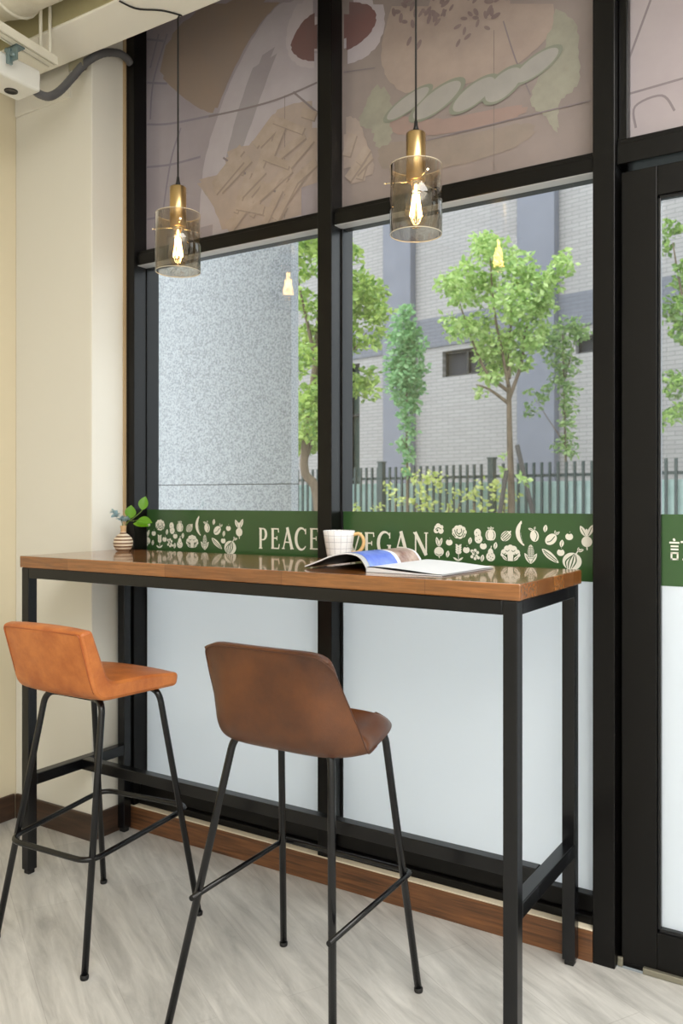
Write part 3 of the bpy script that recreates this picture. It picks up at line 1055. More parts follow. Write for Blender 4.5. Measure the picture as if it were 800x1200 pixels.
YD = 0.522
MB().box(0.1835, 0.9995, YD, YD + .006, 0.112, 2.028).build('pane', M['glass'], d1)
MB().box(0.1835, 0.9995, YD - .0016, YD - .0004, 0.112, 1.012).build('frosted_film', M['frost'], d1)
band = MB().box(0.1835, 0.9995, YD - .0016, YD - .0004, 1.012, 1.199).build('green_band', M['green_film'], d1)
def character(b, x0, z1, w, h, y):
    def s(pts, t):
        b.strip([(x0 + p * w, z1 - q * h) for p, q in pts], t * h, flat(y))
    s([(.20, .02), (.26, .12)], .09)
    s([(.02, .20), (.46, .20)], .08)
    s([(.08, .36), (.42, .36)], .075)
    s([(.08, .50), (.42, .50)], .075)
    s([(.08, .66), (.42, .66)], .075); s([(.08, .94), (.42, .94)], .075)
    s([(.115, .64), (.115, .98)], .075); s([(.385, .64), (.385, .98)], .075)
    s([(.52, .16), (1.0, .16)], .085)
    s([(.78, .16), (.78, .90)], .085); s([(.80, .92), (.60, .94)], .08)
b = MB()
character(b, .2085, 1.137, .056, .058, YD - .0021)
b.build('printed_character', M['print_white'], band)
MB().box(0.150, 0.40, 0.4865, 0.4995, 0.001, 0.017, .002).build('floor_pivot_plate', M['zinc'], d1)
MB().box(0.0835, 0.0985, 0.4900, 0.4995, 0.001, 0.026, .003).build('pivot_bracket', M['zinc'], d1)

# ------------------------------------------------------------------ outdoors
o = MB().box(-16, 12, 0.49, 24, -0.22, -0.12).build('ground', M['ground'])
tag(o, 'grey paving outside between the window and the fence', 'ground', kind='structure')

gp = empty('granite_slab', (-2.27, 1.43, -0.12))
tag(gp, 'wide speckled grey granite slab wall just outside the left window bay', 'stone wall')
b = MB()
b.box(-2.9, -1.637, 1.4, 1.46, -0.12, 1.305, .003)
b.box(-2.9, -1.637, 1.4, 1.46, 1.309, 3.6, .003)
b.build('stone_cladding', M['granite'], gp)
MB().box(-2.89, -1.642, 1.404, 1.456, 1.300, 1.314).build('joint', M['joint'], gp)

FA = R(-10.1238)
bd = empty('brick_building', (-4.9372, 11.2209, -0.12), FA)
tag(bd, 'pale grey brick building with dark band behind the fence', 'building')
z0 = 0.12     # local z offset: base of the building stands 0.12 below the indoor floor
def bl(b, x0, x1, y0, y1, za, zb, bev=0):
    return b.box(x0, x1, y0, y1, za + z0, zb + z0, bev)
b = MB()
def wall_with_holes(b, x0, x1, za, zb, holes):
    xs = sorted({x0, x1} | {h[0] for h in holes} | {h[1] for h in holes})
    zs = sorted({za, zb} | {h[2] for h in holes} | {h[3] for h in holes})
    for i in range(len(xs) - 1):
        for j in range(len(zs) - 1):
            cx, cz = (xs[i] + xs[i + 1]) / 2, (zs[j] + zs[j + 1]) / 2
            if not any(h[0] < cx < h[1] and h[2] < cz < h[3] for h in holes):
                bl(b, xs[i], xs[i + 1], 0, .4, zs[j], zs[j + 1])
HOLES = [(-.72, .62, 3.30, 3.74), (1.74, 2.60, 3.42, 3.68), (-2.90, -2.60, 1.0, 3.75)]
wall_with_holes(b, -8, 7, -.12, 3.83, HOLES)
b.build('lower_wall', M['brick'], bd, local=True)
bl(MB(), -8, 7, -.03, .4, 3.83, 4.34).build('dark_band', M['brick_grey'], bd, local=True)
bl(MB(), -8, 7, 0, .4, 4.34, 10).build('upper_wall', M['brick'], bd, local=True)
for x0, x1 in ((-1.91, -1.29), (.82, 1.47), (-6.2, -5.6), (4.6, 5.3)):
    bl(MB(), x0, x1, -.16, 0, -.12, 10, .01).build('pilaster', M['pilaster'], bd, local=True)
for i, (x0, x1, za, zb) in enumerate(HOLES):
    f = MB()
    n = 3 if i == 0 else (2 if i == 1 else 1)
    for k in range(n + 1):
        xx = x0 + (x1 - x0) * k / n
        bl(f, max(xx - .02, x0), min(xx + .02, x1), .10, .16, za, zb)
    bl(f, x0, x1, .10, .16, za, za + .04)
    bl(f, x0, x1, .10, .16, zb - .04, zb)
    if i == 2:
        bl(f, x0, x1, .10, .16, 2.78, 2.82)
    fo = f.build('window', M['dark_metal'], bd, local=True)
    bl(MB(), x0, x1, .17, .20, za, zb).build('pane', M['dark_teal'] if i == 2 else M['dark_pane'], fo, local=True)

fn_ = empty('picket_fence', (-3.5340, 7.9655, -0.12), FA)
tag(fn_, 'dark metal picket fence in front of the brick building', 'fence')
random.seed(2)
XP = [-.035 - 3.35 + .104 * k for k in range(62)]
POST = [-1.55, .20, 1.95, -3.30]
for x in XP:
    if min(abs(x - p) for p in POST) < .06:
        continue
    MB().box(x - .015, x + .015, -.015, .015, z0 - .05, 1.66 + z0, .004).build('picket', M['fence'], fn_, local=True)
for x in POST:
    b = MB().box(x - .04, x + .04, -.04, .04, 0, 1.72 + z0, .006)
    b.box(x - .05, x + .05, -.05, .05, 1.72 + z0, 1.74 + z0, .006)
    b.build('post', M['fence'], fn_, local=True)
for z in (1.49, .10):
    MB().box(-3.4, 3.1, .016, .046, z + z0, z + .035 + z0).build('rail', M['fence'], fn_, local=True)
MB().box(-3.4, 3.1, .05, .056, .02, 1.44 + z0).build('screen_panel', M['fence_screen'], fn_, local=True)

def leaves(b, c, r, n, size, rng, flatten=1.0):
    for _ in range(n):
        while True:
            d = Vector((rng.uniform(-1, 1), rng.uniform(-1, 1), rng.uniform(-1, 1)))
            if d.length < 1:
                break
        p = Vector(c) + Vector((d.x * r, d.y * r, d.z * r * flatten))
        ax = Vector((rng.gauss(0, 1), rng.gauss(0, 1), rng.gauss(0, .6) - .25)).normalized()
        sd = ax.cross(Vector((rng.gauss(0, 1), rng.gauss(0, 1), rng.gauss(0, 1)))).normalized()
        up = ax.cross(sd)
        L = size * rng.uniform(.7, 1.3)
        W = L * .30
        b.add([p, p + ax * L * .5 + sd * W + up * W * .3, p + ax * L, p + ax * L * .5 - sd * W + up * W * .3], [(0, 1, 2), (0, 2, 3)], False)

def tree(name, loc, s, trunk, branches, clumps, n, size, lm, label, seed, depth=.5, rt=.05):
    """clumps: (across, height, radius) in units of s metres; height from eye level 1.24"""
    rng = random.Random(seed)
    root = empty(name, (loc[0], loc[1], -0.12), YAW)
    H = lambda v: v * s + 1.24 + .12
    tr = MB()
    pts = [(u * s, 0, max(H(v), 0) if i else 0) for i, (u, v) in enumerate(trunk)]
    pts = smooth_path(pts, 5)
    m = len(pts)
    tr.tube(pts, [rt * (1 - .55 * i / (m - 1)) for i in range(m)], 10)
    for br in branches:
        yy = rng.uniform(-depth, depth) * .6
        q = [(u * s, yy * i / max(len(br) - 1, 1), H(v)) for i, (u, v) in enumerate(br)]
        q = smooth_path(q, 4)
        k = len(q)
        tr.tube(q, [rt * .42 * (1 - .75 * i / (k - 1)) for i in range(k)], 8)
    tr.build('trunk', M['bark'], root, local=True)
    fo = MB()
    for u, v, r in clumps:
        leaves(fo, (u * s, rng.uniform(-depth, depth), H(v)), r * s, max(12, int(n * (r / 20) ** 2)), size, rng, .8)
    fo.build('foliage', lm, root, local=True)
    tag(root, label, 'tree', 'young trees outside the window')
    return root

# middle distance: the airy tree in the middle bay (units: 0.00955 m)
rng = random.Random(11)
cl = [(-25, 305, 20), (-15, 290, 22), (-38, 285, 18), (-70, 262, 18), (-74, 245, 13), (-50, 265, 22), (-62, 235, 14), (-30, 250, 26), (0, 262, 24), (20, 245, 24), (40, 250, 18), (55, 268, 15), (60, 285, 10),
      (-10, 220, 26), (15, 215, 24), (35, 225, 18), (-35, 210, 20), (-55, 198, 17), (-78, 205, 9), (-70, 190, 12), (-20, 185, 24), (8, 185, 20), (30, 190, 16), (45, 205, 10), (0, 165, 20), (-18, 150, 16), (12, 160, 14), (-30, 170, 14), (-24, 142, 9), (-32, 128, 8), (20, 178, 14), (0, 30, 7), (-2, 52, 5), (4, 20, 6)]
t1 = tree('young_tree', (-2.811, 7.240), .00955, [(-2, -140), (-2, -60), (-1, 0), (-3, 70), (-4, 130)],
     [[(-4, 130), (-10, 165), (-20, 220), (-25, 290)], [(-3, 118), (12, 160), (18, 200), (40, 245)], [(-4, 125), (-30, 150), (-50, 200), (-66, 255)], [(-4, 140), (0, 190), (5, 250)], [(-3, 110), (-25, 128), (-40, 135)]],
     cl, 190, .075, M['leaf_bright'], 'airy bright green young tree with forked trunk in the middle bay', 5, .45, .055)
for nm, lab, u0, u1, v1 in (('tree_stake', 'dark leaning stake at the right of the airy young tree', 34, 10, 102), ('tree_stake', 'dark leaning stake at the left of the airy young tree', -26, -12, 72)):
    s_ = .00955
    a = Vector((math.cos(YAW), math.sin(YAW), 0))
    base = Vector((-2.811, 7.240, 0)) + a * (u0 * s_ * 1.45) - Vector((-math.sin(YAW), math.cos(YAW), 0)) * .16
    top = Vector((-2.811, 7.240, 0)) + a * (u1 * s_ * .55 - .02) - Vector((-math.sin(YAW), math.cos(YAW), 0)) * .10
    e = empty(nm, (base.x, base.y, -.12))
    o = MB().tube([(base.x, base.y, -.12), (top.x, top.y, 1.24 + (v1 - 40) * s_)], .026, 10).build('pole', M['stake'], e)
    tag(e, lab, 'stake')

cl = [(0, 218, 10), (-4, 205, 13), (6, 195, 14), (-8, 185, 16), (8, 175, 17), (-6, 165, 19), (6, 155, 20), (-10, 148, 16), (14, 150, 13), (-2, 140, 20), (10, 132, 15), (-10, 128, 14), (0, 118, 15), (6, 108, 12), (-2, 96, 9), (2, 88, 10), (4, 75, 9), (-4, 64, 10), (2, 56, 9), (4, 46, 7), (0, 30, 6)]
tree('young_tree', (-4.054, 7.042), .01005, [(2, -140), (2, 0), (1, 120), (0, 215)], [[(1, 60), (-6, 72)], [(1, 100), (8, 118)]], cl, 260, .07, M['leaf_cool'], 'slim column shaped cool green tree left of the airy young tree', 8, .16, .02)
cl = [(8, 190, 12), (-4, 182, 15), (18, 180, 13), (4, 170, 16), (-10, 172, 12), (26, 186, 9), (0, 155, 16), (10, 145, 14), (2, 130, 14), (6, 115, 13), (8, 98, 12), (6, 82, 10), (8, 65, 10), (10, 52, 10), (-22, 110, 9), (-28, 98, 10), (-16, 120, 7), (4, 58, 12), (-30, 118, 6)]
tree('young_tree', (-2.528, 8.013), .01070, [(10, -120), (8, 0), (6, 90), (4, 180)], [[(6, 60), (-26, 108)], [(6, 130), (18, 178)]], cl, 190, .065, M['leaf_dull'], 'thin sparse dull green tree right of the airy young tree', 9, .16, .02)
cl = []
rng = random.Random(21)
for k in range(74):
    v = rng.uniform(60, 330)
    lim = 46 if v > 150 else 34
    u = rng.uniform(-60, lim) if v < 270 else rng.uniform(-60, 10)
    if v < 125 and u > -14:
        u = rng.uniform(-60, -20)
    cl.append((u, v, rng.uniform(12, 22)))
cl += [(38, 225, 13), (48, 215, 12), (44, 195, 11), (34, 180, 14), (30, 240, 14), (20, 262, 14), (42, 228, 10), (14, 140, 11)]
tree('leafy_tree', (-3.885, 5.372), .00854, [(-20, -160), (-28, 0), (-44, 40), (-30, 160), (-20, 300)], [[(-44, 40), (-10, 140), (30, 200)], [(-30, 160), (-50, 250)]], cl, 120, .075, M['leaf_lime'], 'dense mid green tree rising behind the granite slab edge', 22, .5, .06)
cl = []
rng = random.Random(31)
for k in range(95):
    v = rng.uniform(90, 400)
    cl.append((rng.uniform(-30, 130), v, rng.uniform(10, 20) * (1 if v > 190 else .7)))
tree('leafy_tree', (-1.060, 7.735), .00905, [(40, -150), (44, 0), (40, 120), (50, 300)], [[(40, 120), (0, 220), (-15, 300)], [(42, 150), (90, 260)]], cl, 130, .075, M['leaf_deep'], 'tall green tree seen through the glass door', 33, .5, .06)

hd = empty('climbing_plant', (-4.35, 7.95, -0.12), FA)
tag(hd, 'pale yellow green climbing plant tangled along the picket fence', 'plant')
rng = random.Random(41)
b = MB()
st = MB()
for k in range(48):
    x = rng.choice([rng.gauss(.15, .22), rng.gauss(.95, .12), rng.uniform(-1.0, 1.6)])
    zt = rng.uniform(.9, 1.62) if abs(x - .15) < .4 else rng.uniform(.7, 1.45)
    yy = -.09 + rng.uniform(-.03, .03)
    leaves(b, (x, yy, zt + .12), .08, 14, .07, rng)
for k in range(8):
    x = -.2 + .2 * k
    st.tube(smooth_path([(x, -.09, 0), (x + rng.uniform(-.1, .1), -.09, .6), (x + rng.uniform(-.15, .15), -.10, 1.3)], 5), .008, 6)
b.build('foliage', M['leaf_yellow'], hd, local=True)
st.build('stem', M['bark'], hd, local=True)

# ------------------------------------------------------------------ bar table
tb = empty('bar_table', (-0.866, 0.228, 0))
tag(tb, 'long high bar table with varnished wood top and black steel frame', 'table')
W, D, t = 1.7321, 0.4564, 0.038
MB().box(-W, 0, 0, D, 1.05 - t, 1.05, .003).build('tabletop', M['table_wood'], tb)
S = .0345
def leg(x, y):
    l = MB().box(x, x + S, y, y + S, .014, 1.0115, .0025).build('leg', M['dark_metal'], tb)
    MB().box(x + .005, x + S - .005, y + .005, y + S - .005, 0, .0145, .002).build('foot_pad', M['gasket'], l)
xa, xb, ya, yb = -W + .008, -.008 - S, .002, D - .002 - S
for x in (xa, xb):
    for y in (ya, yb):
        leg(x, y)
for y in (ya, yb):
    MB().box(xa + S, xb, y, y + S, .978, 1.0115, .0025).build('apron', M['dark_metal'], tb)
for x in (xa, xb):
    MB().box(x, x + S, ya + S, yb, .978, 1.0115, .0025).build('apron', M['dark_metal'], tb)
    MB().box(x, x + S, ya + S, yb, .290, .327, .0025).build('side_stretcher', M['dark_metal'], tb)
MB().box(xa + S, xb, .222, .222 + S, .290, .327, .0025).build('long_stretcher', M['dark_metal'], tb)

# ------------------------------------------------------------------ stools
so = empty('bar_stool', (-1.245, -0.10, 0))
tag(so, 'orange tan leather bar stool with low square back, left one at the table', 'stool', 'bar stools at the table')
prof = [(-.304, .889), (-.250, .697), (.055, .688), (.062, .726), (-.060, .741), (-.206, .744), (-.266, .895)]
rad = [.0145, .045, .0155, .0155, .05, .030, .0145]
P = []
for i in range(7):
    a, b_, c = Vector(prof[i - 1]), Vector(prof[i]), Vector(prof[(i + 1) % 7])
    s_, e_ = b_ + (a - b_).normalized() * rad[i], b_ + (c - b_).normalized() * rad[i]
    for k in range(7):
        q = k / 6
        P.append(s_ * (1 - q) ** 2 + b_ * 2 * q * (1 - q) + e_ * q * q)
def cushion(x0, x1, P, inset):
    """sweep a side profile across, rounding both cheeks"""
    cen = sum(P, Vector((0, 0))) / len(P)
    n = len(P)
    nor = []
    for i in range(n):
        tt = (P[(i + 1) % n] - P[i - 1]).normalized()
        nor.append(Vector((tt.y, -tt.x)))
    area2 = sum(P[i - 1].x * P[i].y - P[i].x * P[i - 1].y for i in range(n))
    sg = 1 if area2 > 0 else -1
    rows = []
    K_ = 6
    for k in range(K_ + 1):
        a = math.pi / 2 * k / K_
        rows.append((x0 + inset * (1 - math.sin(a)), inset * (1 - math.cos(a)) if False else inset * (1 - math.sin(a)) * 0 + inset * (1 - math.cos(math.pi / 2 - a))))
    xs = [(x0 + inset * (1 - math.cos(math.pi / 2 * k / K_)), inset * (1 - math.sin(math.pi / 2 * k / K_))) for k in range(K_ + 1)]
    xs += [(x0 + inset + (x1 - x0 - 2 * inset) * k / 6, -.005 * math.sin(math.pi * k / 6) ** .7) for k in range(1, 6)]
    xs += [(x1 - q + x0, d) for q, d in xs[:K_ + 1][::-1]]
    vs_, fs = [], []
    for x, d in xs:
        for i in range(n):
            p = P[i] - nor[i] * d * sg
            vs_.append((x, p.x, p.y))
    m = len(xs)
    for j in range(m - 1):
        for i in range(n):
            l = (i + 1) % n
            fs.append((j * n + i, j * n + l, (j + 1) * n + l, (j + 1) * n + i))
    b = MB().add(vs_, fs, True)
    b.add(vs_[:n], [tuple(range(n))]).add(vs_[-n:], [tuple(range(n))[::-1]])
    return b
X0, X1 = -1.405, -1.078
cu = cushion(X0, X1, P, .0085).build('seat_shell', M['orange_leather'], so)
b = MB()
path = [(X0 + .009, -.2640, .752), (X0 + .009, -.3035, .884), (X1 - .009, -.3035, .884), (X1 - .009, -.2660, .755), (X1 - .008, -.2535, .722)]
b.tube(fillet(path, .012), .0024, 8)
b.build('seam', M['orange_seam'], cu)
RT = .0092
def tleg(foot, knee, inner, parent, r=RT):
    pts = fillet([foot, knee, inner], .045, 8)
    l = MB().tube([Vector(p) for p in pts], r, 14).build('leg', M['dark_metal'], parent)
    f = Vector(foot)
    MB().lathe([(0, 0), (r + .001, 0), (r + .002, .003), (r + .002, .010), (r, .012), (0, .012)], (f.x, f.y, 0), 16).build('foot_cap', M['gasket'], l)
feetO = [(-1.430, -.302, .004), (-1.059, -.308, .004), (-1.040, .106, .004), (-1.440, .098, .004)]
kneeO = [(-1.350, -.196, .689), (-1.117, -.196, .689), (-1.097, -.004, .689), (-1.368, -.010, .689)]
innO = [(-1.27, -.180, .687), (-1.20, -.180, .687), (-1.19, -.012, .687), (-1.28, -.012, .687)]
for a, b_, c in zip(feetO, kneeO, innO):
    tleg(a, b_, c, so)
MB().box(-1.32, -1.14, -.190, -.150, .679, .694, .002).build('mounting_plate', M['dark_metal'], so)
MB().box(-1.32, -1.14, -.030, .010, .679, .692, .002).build('mounting_plate', M['dark_metal'], so)
ring = [(-1.374, -.285, .288), (-1.085, -.268, .288), (-1.100, .108, .308), (-1.412, .072, .308)]
cen = sum((Vector(p) for p in ring), Vector()) / 4
ring = [cen + (Vector(p) - cen) * 1.07 for p in ring]
MB().tube(fillet(ring, .05, 7, closed=True), .0078, 14, closed=True).build('footrest', M['dark_metal'], so)

sb = empty('bar_stool', (-0.51, -0.10, 0))
tag(sb, 'dark brown leather bucket bar stool in front of the table centre', 'stool', 'bar stools at the table')
rows = [  # y, z, half width, forward curl, upward curl, centre x
    (-.309, .908, .168, .010, 0, -.487), (-.3065, .89, .175, .016, 0, -.487), (-.303, .865, .181, .024, 0, -.488), (-.298, .82, .189, .042, 0, -.490), (-.293, .78, .195, .058, 0, -.491),
    (-.287, .74, .202, .072, 0, -.492), (-.278, .705, .207, .082, .0, -.494), (-.256, .675, .208, .078, .004, -.496), (-.215, .657, .206, .055, .012, -.498), (-.15, .650, .200, .030, .022, -.50), (-.08, .650, .192, .012, .028, -.50),
    (-.02, .655, .181, .0, .028, -.50), (.018, .662, .164, .0, .026, -.50), (.040, .672, .140, .0, .022, -.50), (.052, .686, .112, .0, .014, -.50)]
def catmull(rows, n):
    out = []
    for i in range(len(rows) - 1):
        a, b_, c, d = rows[max(i - 1, 0)], rows[i], rows[i + 1], rows[min(i + 2, len(rows) - 1)]
        for k in range(n):
            q = k / n
            out.append([.5 * (2 * b_[e] + (c[e] - a[e]) * q + (2 * a[e] - 5 * b_[e] + 4 * c[e] - d[e]) * q * q + (3 * b_[e] - a[e] - 3 * c[e] + d[e]) * q ** 3) for e in range(6)])
    out.append(list(rows[-1]))
    return out
FR = catmull(rows, 6)
NV, NU = len(FR), 49
def shell_pt(r, u):
    y, z, hw, fc, uc, cx = r
    g = abs(u) ** 4.6
    return Vector((cx + u * hw, y + fc * g, z + uc * g - (.020 * abs(u) ** 9 * max(0, (z - .865) / .043))))
outer = [[shell_pt(FR[j], math.sin(math.pi / 2 * (-1 + 2 * k / (NU - 1)))) for k in range(NU)] for j in range(NV)]
inner = []
for j in range(NV):
    line = []
    tv = j / (NV - 1)
    th = .026 + .026 * min(1, max(0, (tv - .40) / .2))
    for k in range(NU):
        dv_ = outer[min(j + 1, NV - 1)][k] - outer[max(j - 1, 0)][k]
        du_ = outer[j][min(k + 1, NU - 1)] - outer[j][max(k - 1, 0)]
        nn = du_.cross(dv_).normalized()
        u = abs(math.sin(math.pi / 2 * (-1 + 2 * k / (NU - 1))))
        s_ = (u ** 10 + abs(2 * tv - 1) ** 24) ** .1
        line.append(outer[j][k] + nn * th * (.30 + .70 * math.sqrt(max(0, 1 - s_ ** 10))))
    inner.append(line)
vs_ = [p for l in outer for p in l] + [p for l in inner for p in l]
fs = []
q = NV * NU
for j in range(NV - 1):
    for k in range(NU - 1):
        a = j * NU + k
        fs.append((a, a + NU, a + NU + 1, a + 1))
        fs.append((q + a, q + a + 1, q + a + NU + 1, q + a + NU))
ring_ = [k for k in range(NU)] + [j * NU + NU - 1 for j in range(1, NV)] + [(NV - 1) * NU + k for k in range(NU - 2, -1, -1)] + [j * NU for j in range(NV - 2, 0, -1)]
for i in range(len(ring_)):
    a, b_ = ring_[i], ring_[(i + 1) % len(ring_)]
    fs.append((a, b_, q + b_, q + a))
sh = MB().add(vs_, fs, True).build('seat_shell', M['brown_leather'], sb)
rim = [outer[j][1] for j in range(58, 2, -4)] + [outer[2][k] for k in range(2, NU - 2, 4)] + [outer[j][NU - 2] for j in range(3, 59, 4)]
MB().tube(smooth_path(rim, 3), .0017, 8).build('seam', M['brown_seam'], sh)
feetB = [(-.728, -.350, .004), (-.297, -.305, .004), (-.307, .105, .004), (-.724, .101, .004)]
kneeB = [(-.629, -.222, .684), (-.362, -.212, .680), (-.347, .000, .682), (-.655, -.004, .684)]
innB = [(-.54, -.19, .672), (-.44, -.19, .672), (-.43, -.03, .672), (-.56, -.03, .672)]
for a, b_, c in zip(feetB, kneeB, innB):
    tleg(a, b_, c, sb)
MB().box(-.56, -.44, -.190, -.160, .652, .668, .002).build('mounting_plate', M['dark_metal'], sb)
MB().box(-.56, -.44, -.06, -.02, .652, .668, .002).build('mounting_plate', M['dark_metal'], sb)
u_ = [(-.676, -.325, .312), (-.706, .082, .305), (-.318, .088, .305), (-.296, -.322, .312)]
MB().tube(fillet(u_, .02, 6), .0066, 14).build('footrest', M['dark_metal'], sb)

# ------------------------------------------------------------------ pendants
def pendant(x, y, dz, rg, cord_pts, label):
    root = empty('pendant_lamp', (x, y, 2.81))
    tag(root, label, 'lamp', 'pendant lamps over the bar table')
    MB().tube(cord_pts, .0028, 10).build('cord', M['cord'], root)
    zt = 2.227 + dz
    MB().lathe([(0, zt + .034), (.004, zt + .034), (.006, zt + .018), (.011, zt), (0, zt)], (x, y, 0), 20).build('cord_grip', M['cord'], root)
    rb = .0262
    so_ = MB().lathe([(0, zt + .0005), (rb - .002, zt + .0005), (rb, zt - .002), (rb, zt - .128), (rb - .002, zt - .130), (rb - .006, zt - .130), (rb - .006, zt - .105), (0, zt - .105)], (x, y, 0), 40).build('socket', M['brass'], root)
    MB().lathe([(.0, zt - .106), (.016, zt - .106), (.0165, zt - .128), (.013, zt - .140), (0, zt - .140)], (x, y, 0), 28).build('lamp_base', M['pin'], so_)
    g0, g1 = 1.954 + dz, 2.139 + dz
    sh_ = MB().lathe([(rg, g0), (rg, g1), (rg - .0022, g1), (rg - .0022, g0)], (x, y, 0), 64, closed=True).build('glass_shade', M['smoke'], root)
    for zz in (g0, g1):
        MB().tube([(x + (rg - .0011) * math.cos(R(q * 7.5)), y + (rg - .0011) * math.sin(R(q * 7.5)), zz) for q in range(48)], .0013, 6, closed=True).build('rim', M['rim_glass'], sh_)  # opaque pale rings paint the highlight along the glass edges
    for k, a in enumerate((200, 318, 78)):
        c, s = math.cos(R(a)), math.sin(R(a))
        zp = 2.098 + dz
        b = MB().tube([(x + c * .020, y + s * .020, zp), (x + c * (rg + .014), y + s * (rg + .014), zp)], .0017, 8)
        b.tube([(x + c * (rg + .012), y + s * (rg + .012), zp), (x + c * (rg + .017), y + s * (rg + .017), zp)], .003, 10)
        b.build('support_pin', M['pin'], root)
    z1 = zt - .136
    bu = MB().lathe([(.012, z1), (.014, z1 - .012), (.021, z1 - .032), (.029, z1 - .060), (.0315, z1 - .080), (.029, z1 - .098), (.021, z1 - .112), (.009, z1 - .120), (0, z1 - .121)], (x, y, 0), 36).build('bulb', M['bulb'], root)
    b = MB()
    for k in range(6):
        a = 2 * math.pi * k / 6
        r0, r1 = .008, .0155
        b.tube([(x + r0 * math.cos(a), y + r0 * math.sin(a), z1 - .030), (x + r1 * math.cos(a + .5), y + r1 * math.sin(a + .5), z1 - .088)], .0016, 6)
    b.tube([(x, y, z1 - .002), (x, y, z1 - .035)], .003, 8)
    b.build('filament', M['filament'], bu)
    return root
p1 = (-1.246, .235)
pendant(p1[0], p1[1], .020, .0725, smooth_path([(-1.349, .080, 2.806), (-1.335, .140, 2.8065), (-1.275, .190, 2.8065), (-1.24, .245, 2.8065)], 6)[::1] + [Vector((p1[0], p1[1] + .006, 2.806)), Vector((p1[0], p1[1], 2.795)), Vector((p1[0], p1[1], 2.25))],
        'left smoked glass pendant lamp with brass socket, nearest the cream pillar')
p2 = (-.387, .245)
pendant(p2[0], p2[1], 0, .0705, [Vector((p2[0], p2[1], 2.811)), Vector((p2[0], p2[1], 2.24))],
        'right smoked glass pendant lamp with brass socket, in front of the burger print')

# ------------------------------------------------------------------ on the table
# open magazine
mg = empty('magazine', (-.44, .225, 1.05), R(-3))
tag(mg, 'open glossy magazine lying face up on the bar table', 'magazine')
Lm = .285
def ext(prof, y0, y1):
    n = len(prof)
    b = MB()
    vs_ = [(x, y0, z) for x, z in prof] + [(x, y1, z) for x, z in prof]
    b.add(vs_, [(i, (i + 1) % n, n + (i + 1) % n, n + i) for i in range(n)], True)
    b.add(vs_[:n], [tuple(range(n))]).add(vs_[n:], [tuple(range(n))[::-1]])
    return b
def offs(line, d):
    L = [Vector(p) for p in line]
    out = []
    for i, p in enumerate(L):
        tt = (L[min(i + 1, len(L) - 1)] - L[max(i - 1, 0)]).normalized()
        out.append((p.x - tt.y * d, p.y + tt.x * d))
    return out
arch = [tuple(q)[:2] for q in smooth_path([(-.200, .0025, 0), (-.155, .018, 0), (-.105, .036, 0), (-.060, .043, 0), (-.026, .037, 0), (-.008, .020, 0), (.0, .004, 0)], 6)]
flat_ = [tuple(q)[:2] for q in smooth_path([(.0, .003, 0), (.012, .0065, 0), (.05, .0055, 0), (.10, .003, 0), (.16, .0012, 0), (.222, .0010, 0)], 5)]
cov = offs(arch, .0008) + arch[::-1]
c_ = ext(cov, -Lm / 2, Lm / 2)
c_.add(*[[(x, y, z) for y in (-Lm / 2, Lm / 2) for x, z in ((-.004, .0006), (.224, .0006), (.224, .0002), (-.004, .0002))], [(0, 1, 5, 4), (1, 2, 6, 5), (2, 3, 7, 6), (3, 0, 4, 7), (0, 3, 2, 1), (4, 5, 6, 7)]])
cv = c_.build('cover', M['cover_dark'], mg, local=True)
up = offs(arch, .0045)
ext(up + offs(arch, .0009)[::-1], -Lm / 2 + .001, Lm / 2 - .001).build('left_pages', M['paper'], mg, local=True)
fu = offs(flat_, .0065)
fu = [(x, z * (1 - .62 * max(0, min(1, x / .222)))) for x, z in fu]
rp_ = ext(fu + [(x, max(z * .0 + .0008, .0008)) for x, z in flat_[::-1]], -Lm / 2 + .001, Lm / 2 - .001).build('right_pages', M['paper'], mg, local=True)
def sheet(line, a, b_, y0, y1, d, name, m, parent):
    L = offs(line, d)[a:b_]
    vs_ = [(x, y0, z) for x, z in L] + [(x, y1, z) for x, z in L]
    n = len(L)
    return MB().add(vs_, [(i, i + 1, n + i + 1, n + i) for i in range(n - 1)], True).build(name, m, parent, local=True)
lp = [c for c in mg.children if c.name.startswith('left_pages')][0]
na = len(arch)
sheet(arch, 14, na - 2, -.125, .012, .0050, 'printed_photo', M['photo_blue'], lp)
sheet(arch, 8, na - 2, .030, .130, .0050, 'printed_photo', M['photo_brown'], lp)
yy = .0003
nf = len(fu)
MB().add([(.150, -.142, .0042), (.222, -.142, .0036), (.150, .0, .0044), (.060, -.142, .0088)], [(0, 1, 2), (3, 0, 2)]).build('printed_strip', M['page_grey'], rp_, local=True) if False else None
# lifted loose page on the right half
pg = [(x, z + .0016 + .004 * math.sin(math.pi * min(1, x / .2))) for x, z in fu]
vs_ = [(x, -Lm / 2 + .004, z) for x, z in pg] + [(x + .004, Lm / 2 - .002, z + .002) for x, z in pg]
MB().add(vs_, [(i, i + 1, nf + i + 1, nf + i) for i in range(nf - 1)], True).build('loose_page', M['paper'], mg, local=True)

# mug
mu = empty('mug', (-.715, .372, 1.05))
tag(mu, 'white mug with grey grid lines and tan handle behind the magazine', 'mug')
MB().lathe([(0, 0), (.031, 0), (.034, .003), (.039, .030), (.045, .068), (.0485, .092), (.0465, .093), (.043, .068), (.037, .032), (.030, .008), (0, .008)], (-.715, .372, 1.05), 48).build('body', M['mug'], mu)
h = smooth_path([(.044, 0, .080), (.062, 0, .083), (.075, 0, .068), (.074, 0, .046), (.060, 0, .028), (.040, 0, .026)], 6)
a = R(20)
MB().tube([(-.715 + p.x * math.cos(a), .372 + p.x * math.sin(a), 1.05 + p.z) for p in h], .0052, 12).build('handle', M['mug_handle'], mu)

